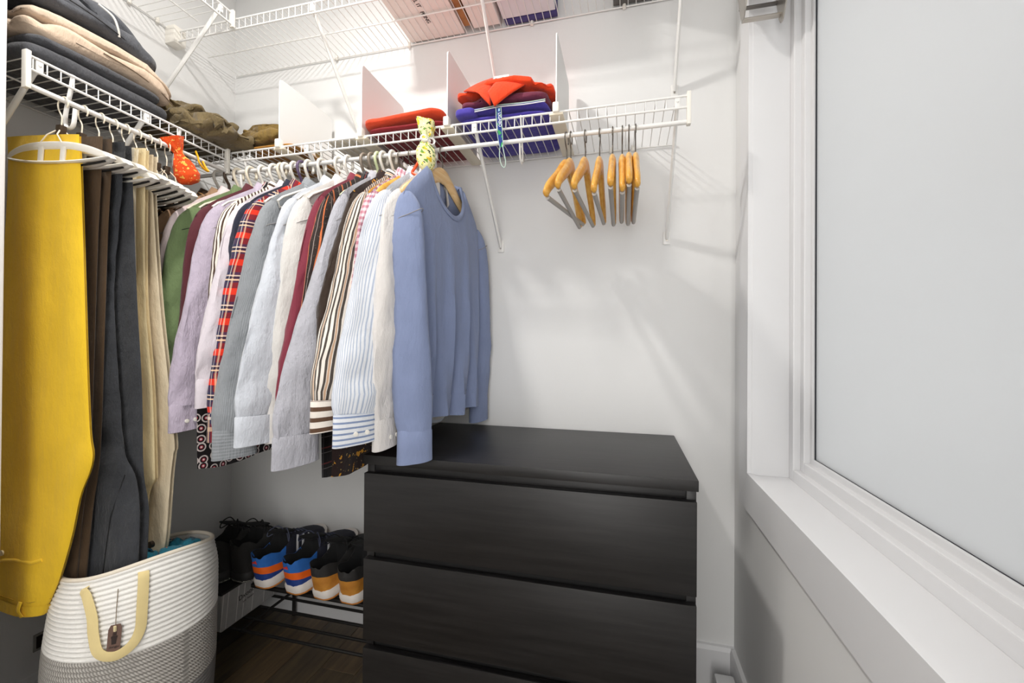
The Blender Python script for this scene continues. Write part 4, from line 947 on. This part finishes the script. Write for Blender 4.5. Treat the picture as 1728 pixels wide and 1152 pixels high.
def shoe(label, loc, rz, L=.265, pitch=.30, upper=None, sole=None, outsole=None, heel=(), counter=None, liner=None, stripes=None, lace=None, logo=None, hh=.105, group=None, wide=1.0, cat='shoe', counter_m=None):
    t = thing('sneaker', label, 'shoe', loc, rz, group); t.rotation_euler = (pitch, 0, rz)
    wt = [(0, .012), (.02, .022), (.06, .029), (.15, .034), (.35, .034), (.55, .040), (.72, .046), (.86, .041), (.95, .028), (.99, .012), (1, .004)]
    ht = [(0, hh*.80), (.04, hh), (.10, hh*.98), (.22, hh*.80), (.34, hh*.86), (.44, hh*1.04), (.55, hh*.92), (.70, hh*.70), (.85, hh*.56), (.95, hh*.45), (1, hh*.32)]
    dp = [(0, 0), (.03, 0), (.055, .055), (.12, .066), (.30, .066), (.40, .04), (.45, 0), (1, 0)]
    st = [(0, .030), (.3, .028), (.7, .021), (1, .020)]
    def fn(u, v):
        # v along the shoe; u across over the top
        tt = v**1.15; w = interp(wt, tt)[0]*wide; h = interp(ht, tt)[0]; d_ = interp(dp, tt)[0]; s0 = interp(st, tt)[0]
        c = 2*u-1; a = abs(c); y = tt*L-.004*(1 if tt < .1 else 0)
        op = min(1, d_/.05)
        if a > .42:      # outer wall from sole edge up
            k = (1-a)/.58; x = w*(1.02-(.12+.18*op*0+.30*(1-op))*k**2); z = s0+(h-s0)*(sin(k*PI/2) if op > .3 else sin(k*PI/2*.82)/sin(PI/2*.82)*.93)
        else:            # collar rim / inside or instep dome
            k = 1-a/.42; xw = w*(1.02-.12-.30*(1-op)); x = xw*(a/.42)*(1-.25*op*min(1, k*4)*(a > .1)); zt = h if op > .3 else s0+(h-s0)*.93
            z = zt+(h-zt)*k-d_*smooth01(k*2.2)
        if tt < .06: y += .010*(1-tt/.06)*(z/hh)**2*-.5
        return (math.copysign(x, c), y, z)
    NU, NV = 34, 40
    full = MB().grid(fn, NU, NV)
    rowp = [fn(i/NU, 0) for i in range(NU+1)]; half = rowp[:NU//2+1]; oth = rowp[NU//2:][::-1]
    for i in range(len(half)-1): full.add([half[i], half[i+1], oth[i+1], oth[i]], [(0, 1, 2, 3)])
    bm = bmesh.new(); vv = [bm.verts.new(p) for p in full.v]
    for f in full.f:
        try: bm.faces.new([vv[i] for i in f])
        except ValueError: pass
    bmesh.ops.remove_doubles(bm, verts=bm.verts, dist=1e-5)
    def cut(co, no): bmesh.ops.bisect_plane(bm, geom=bm.verts[:]+bm.edges[:]+bm.faces[:], plane_co=co, plane_no=no, dist=1e-6)
    fy = Vector((0, 1, -.42)).normalized(); yc = L*(.20 if heel else .2)
    for z in sorted({q for zn, z0, z1, _ in heel for q in (z0, z1)}):
        if .02 < z < hh*1.2: cut((0, 0, z), (0, .32, 1))
    cut((0, yc, .03), fy); cut((0, L*.44, 0), (0, 1, 0))
    groups = {}
    bm.normal_update()
    for f in bm.faces:
        c = f.calc_center_median(); nm = 'upper'; w = interp(wt, max(0, c.y)/L)[0]*wide; zz = c.z+.32*c.y
        if c.y < L*.44 and c.y > .004 and abs(c.x) < w*.80: nm = 'liner'
        elif (c-Vector((0, yc, .03))).dot(fy) < 0:
            for zn, z0, z1, _ in heel:
                if z0 <= zz < z1: nm = zn
        groups.setdefault(nm, []).append(f)
    mats = {'upper': upper, 'liner': liner or upper}; mats.update({z[0]: z[3] for z in heel})
    for nm, fs in groups.items():
        used = {}; fl_ = []
        for f in fs: fl_.append(tuple(used.setdefault(v, len(used)) for v in f.verts))
        mb = MB(); mb.add([v.co.copy() for v in used], fl_); mb.build(nm, mats[nm], t)
    bm.free()
    def solefn(z0, z1, g0, g1):
        mb = MB(); NS = 60
        def ol(s, g, z):
            # outline param s 0..1
            tt = (1-cos(2*PI*s))/2; w = interp(wt, tt)[0]*wide*g+.002; sg = 1 if s < .5 else -1
            up = .012*smooth01((tt-.78)/.22)
            return (sg*w if 0 < s < 1 and s != .5 else 0, -.006*(g > 1)+tt*(L+.010)-.002, z+up+ (0.004*(1-smooth01(tt/.12))))
        prof = [(z0, g0*.94), (z0+(z1-z0)*.18, g0), (z0+(z1-z0)*.7, g1), (z1, g1*.95)]
        def f2(u, v): z, g = prof[min(3, int(round(v*3)))]; return ol(u, g, z)
        mb.grid(f2, NS, 3, wrap=True); mb.f.append(tuple(range(NS))); mb.f.append(tuple(3*NS+i for i in range(NS-1, -1, -1))); return mb
    solefn(0, .007, 1.06, 1.07).build('outsole', outsole, t); solefn(.0065, .034, 1.10, 1.04).build('midsole', sole, t)
    # tongue and laces
    tg_ = MB(); tg_.slab((0, L*.40, hh*1.12), .052, .075, .010, seed=3, amp=.001, nu=20, nv=8, tilt=(0, -.45)); tg_.build('tongue', liner or upper, t)
    lc = lace or upper
    for k in range(5):
        f0 = .45+.055*k; h = interp(ht, f0)[0]
        MB().tube([(-.021, L*f0, h-.006), (0, L*(f0+.012), h+.003), (.021, L*(f0+.026), h-.006)], .0022, 6).build('lace', lc, t)
    for sg in (-1, 1):
        MB().tube(spline([(0, L*.45, hh*1.05), (sg*.02, L*.42, hh*1.22), (sg*.046, L*.36, hh*1.12), (sg*.048, L*.33, hh*.98), (sg*.024, L*.40, hh*1.06), (0, L*.455, hh*1.04)], 6), .0019, 6).build('lace_bow', lc, t)
    if stripes:
        for k in range(3):
            for sg in (-1, 1):
                y0 = L*(.40+.075*k); pts = []
                for q in range(5):
                    kk = q/4; tt = (y0+.030*kk)/L; w = interp(wt, tt)[0]*wide; h = interp(ht, tt)[0]; pts.append((sg*(w*(1.045-.36*kk**2*.8)), y0+.030*kk, .032+(h-.032)*sin(kk*PI/2*.8)*.93))
                MB().tube(pts, .0052, 8, flat=(.25, 1), up=(1, 0, 0)).build('side_stripe', stripes, t)
    if logo:
        for k, (x, h_) in enumerate(((-.0075, .004), (-.001, .0075), (.0055, .011))):
            MB().prism([(x-.0028, hh*.80), (x+.0028, hh*.80), (x+.0028-.003, hh*.80+h_), (x-.0028-.001, hh*.80+h_*.8)], 'y', -.0068, -.0050).build('logo_bar', logo, t, False)
        MB().box(-.011, .009, -.0066, -.0050, hh*.755, hh*.775, 0).build('logo_lettering', logo, t)
    return t
BLK = plain('black_mesh_knit', '2b2a29', .85, var=.3, scale=200, bump=.5, bscale=400); BLK2 = plain('black_lining', '121213', .9)
NV_ = plain('dark_navy_mesh', '20212f', .8, var=.2, scale=200, bump=.4, bscale=400)
BL = plain('bright_blue_suede', '2666b5', .8, var=.15, scale=60); BN = plain('deep_blue_leather', '28438b', .45, var=.1); OR = plain('orange_band', 'f2691b', .5)
WS = plain('white_foam_sole', 'e6dfd8', .55); GUM = plain('gum_rubber', 'c07a35', .6); TANL = woodmat('tan_leather', 'b9772f', 'd8983f', 0, .45, 2, 12, .2); GR = plain('grey_rubber', '56524f', .7)
STRP = plain('silver_white_stripe', 'd9d9da', .4); LGO = plain('pink_red_print', 'e2453b', .5)
bh = [('navy_heel', .0, .058, BN), ('orange_band', .058, .083, OR), ('blue_heel', .083, .15, BL)]
shoe('left blue sneaker with an orange heel band, next to the black shoe', (-.522, .222, .245), -.10, upper=NV_, sole=WS, outsole=GUM, heel=bh, liner=BLK2, stripes=STRP, lace=plain('grey_navy_lace', '4a4e60', .8), logo=LGO, hh=.122, L=.278, pitch=.24, group='pair of blue sneakers', wide=1.24)
shoe('right blue sneaker with an orange heel band and silver side stripes', (-.397, .220, .245), -.16, upper=NV_, sole=WS, outsole=GUM, heel=bh, liner=BLK2, stripes=STRP, lace=plain('navy_lace', '3c4054', .8), logo=LGO, hh=.122, L=.278, pitch=.24, group='pair of blue sneakers', wide=1.24)
th_ = [('tan_heel', .0, .085, TANL), ('black_heel', .085, .15, plain('black_suede', '2a2827', .8))]
shoe('black sneaker with tan leather heel, right of the blue pair', (-.290, .218, .245), -.14, upper=BLK, sole=WS, outsole=GUM, heel=th_, liner=BLK2, lace=BLK2, hh=.122, L=.276, pitch=.24, group='pair of tan-heeled sneakers', wide=1.2)
shoe('black sneaker with tan leather heel, half hidden by the chest of drawers', (-.190, .220, .245), -.05, upper=BLK, sole=WS, outsole=GUM, heel=th_, liner=BLK2, lace=BLK2, hh=.122, L=.276, pitch=.24, group='pair of tan-heeled sneakers', wide=1.2)
BS = plain('black_foam_sole', '2b2a2a', .6); SPK = fabric('speckled_sole', '4a4a48', spots=[(400, .55, 'd8d6c8')])
shoe('black knit shoe on the box lid, beside the hamper', (-.742, .220, .2325), -.18, upper=BLK, sole=BS, outsole=SPK, liner=BLK2, lace=BLK2, hh=.150, L=.245, pitch=.10, group='pair of black knit shoes', wide=1.38)
shoe('black knit shoe on the box lid, behind the blue sneakers', (-.640, .244, .2365), -.06, upper=BLK, sole=BS, outsole=SPK, liner=BLK2, lace=BLK2, hh=.145, L=.235, pitch=.14, group='pair of black knit shoes', wide=1.25)

# ------------------------------------------------------------ small wall items
wo = thing('wall_socket', 'small dark socket opening low on the left wall', 'socket', (XL, -.122, .219))
MB().box(0, .003, -.016, .016, -.024, .024, .001).build('surround', plain('grey_plate', '9b9995', .5), wo); MB().box(.001, .0045, -.010, .010, -.017, .017, .001).build('opening', plain('dark_socket', '241d18', .6), wo)
fx = thing('blind_bracket', 'brushed metal bracket above the window casing, cut off by the top edge', 'bracket', (XC, .225, 1.893))
def vplate(x, dz=0): 
    return MB().prism([(-.012, .001+dz), (-.003, -.004+dz), (.009, -.002+dz), (.022, .018+dz), (.050, .09), (.050, .16), (-.055, .16), (-.055, .07), (-.032, .026+dz)], 'x', x, x+.003)
vplate(-.030).build('side_plate', M['steel'], fx); vplate(.058, -.016).build('side_plate', M['steel'], fx)
MB().box(-.030, .061, -.004, .012, -.002, .002, .001).build('cross_strip', M['steel'], fx)
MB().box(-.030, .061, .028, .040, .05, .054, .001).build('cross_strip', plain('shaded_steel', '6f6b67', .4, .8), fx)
MB().tube([(-.026, .0, .10), (.058, .0, .10)], .016, 16).build('roller', plain('grey_roller', 'a9a6a2', .5), fx)
MB().box(-.0005, .001, -.05, .05, .09, .17, .001).build('back_plate', M['steel'], fx)
ds = thing('door_stop', 'white plastic stop on the floor in the right back corner', 'door stop', (.925, .40, 0))
MB().box(-.018, .036, -.030, .018, 0, .098, .006).build('stop_body', M['trim'], ds); MB().tube([(-.006, .02, .03), (-.006, .034, .03)], .012, 12).build('rubber_tip', M['rubber'], ds)
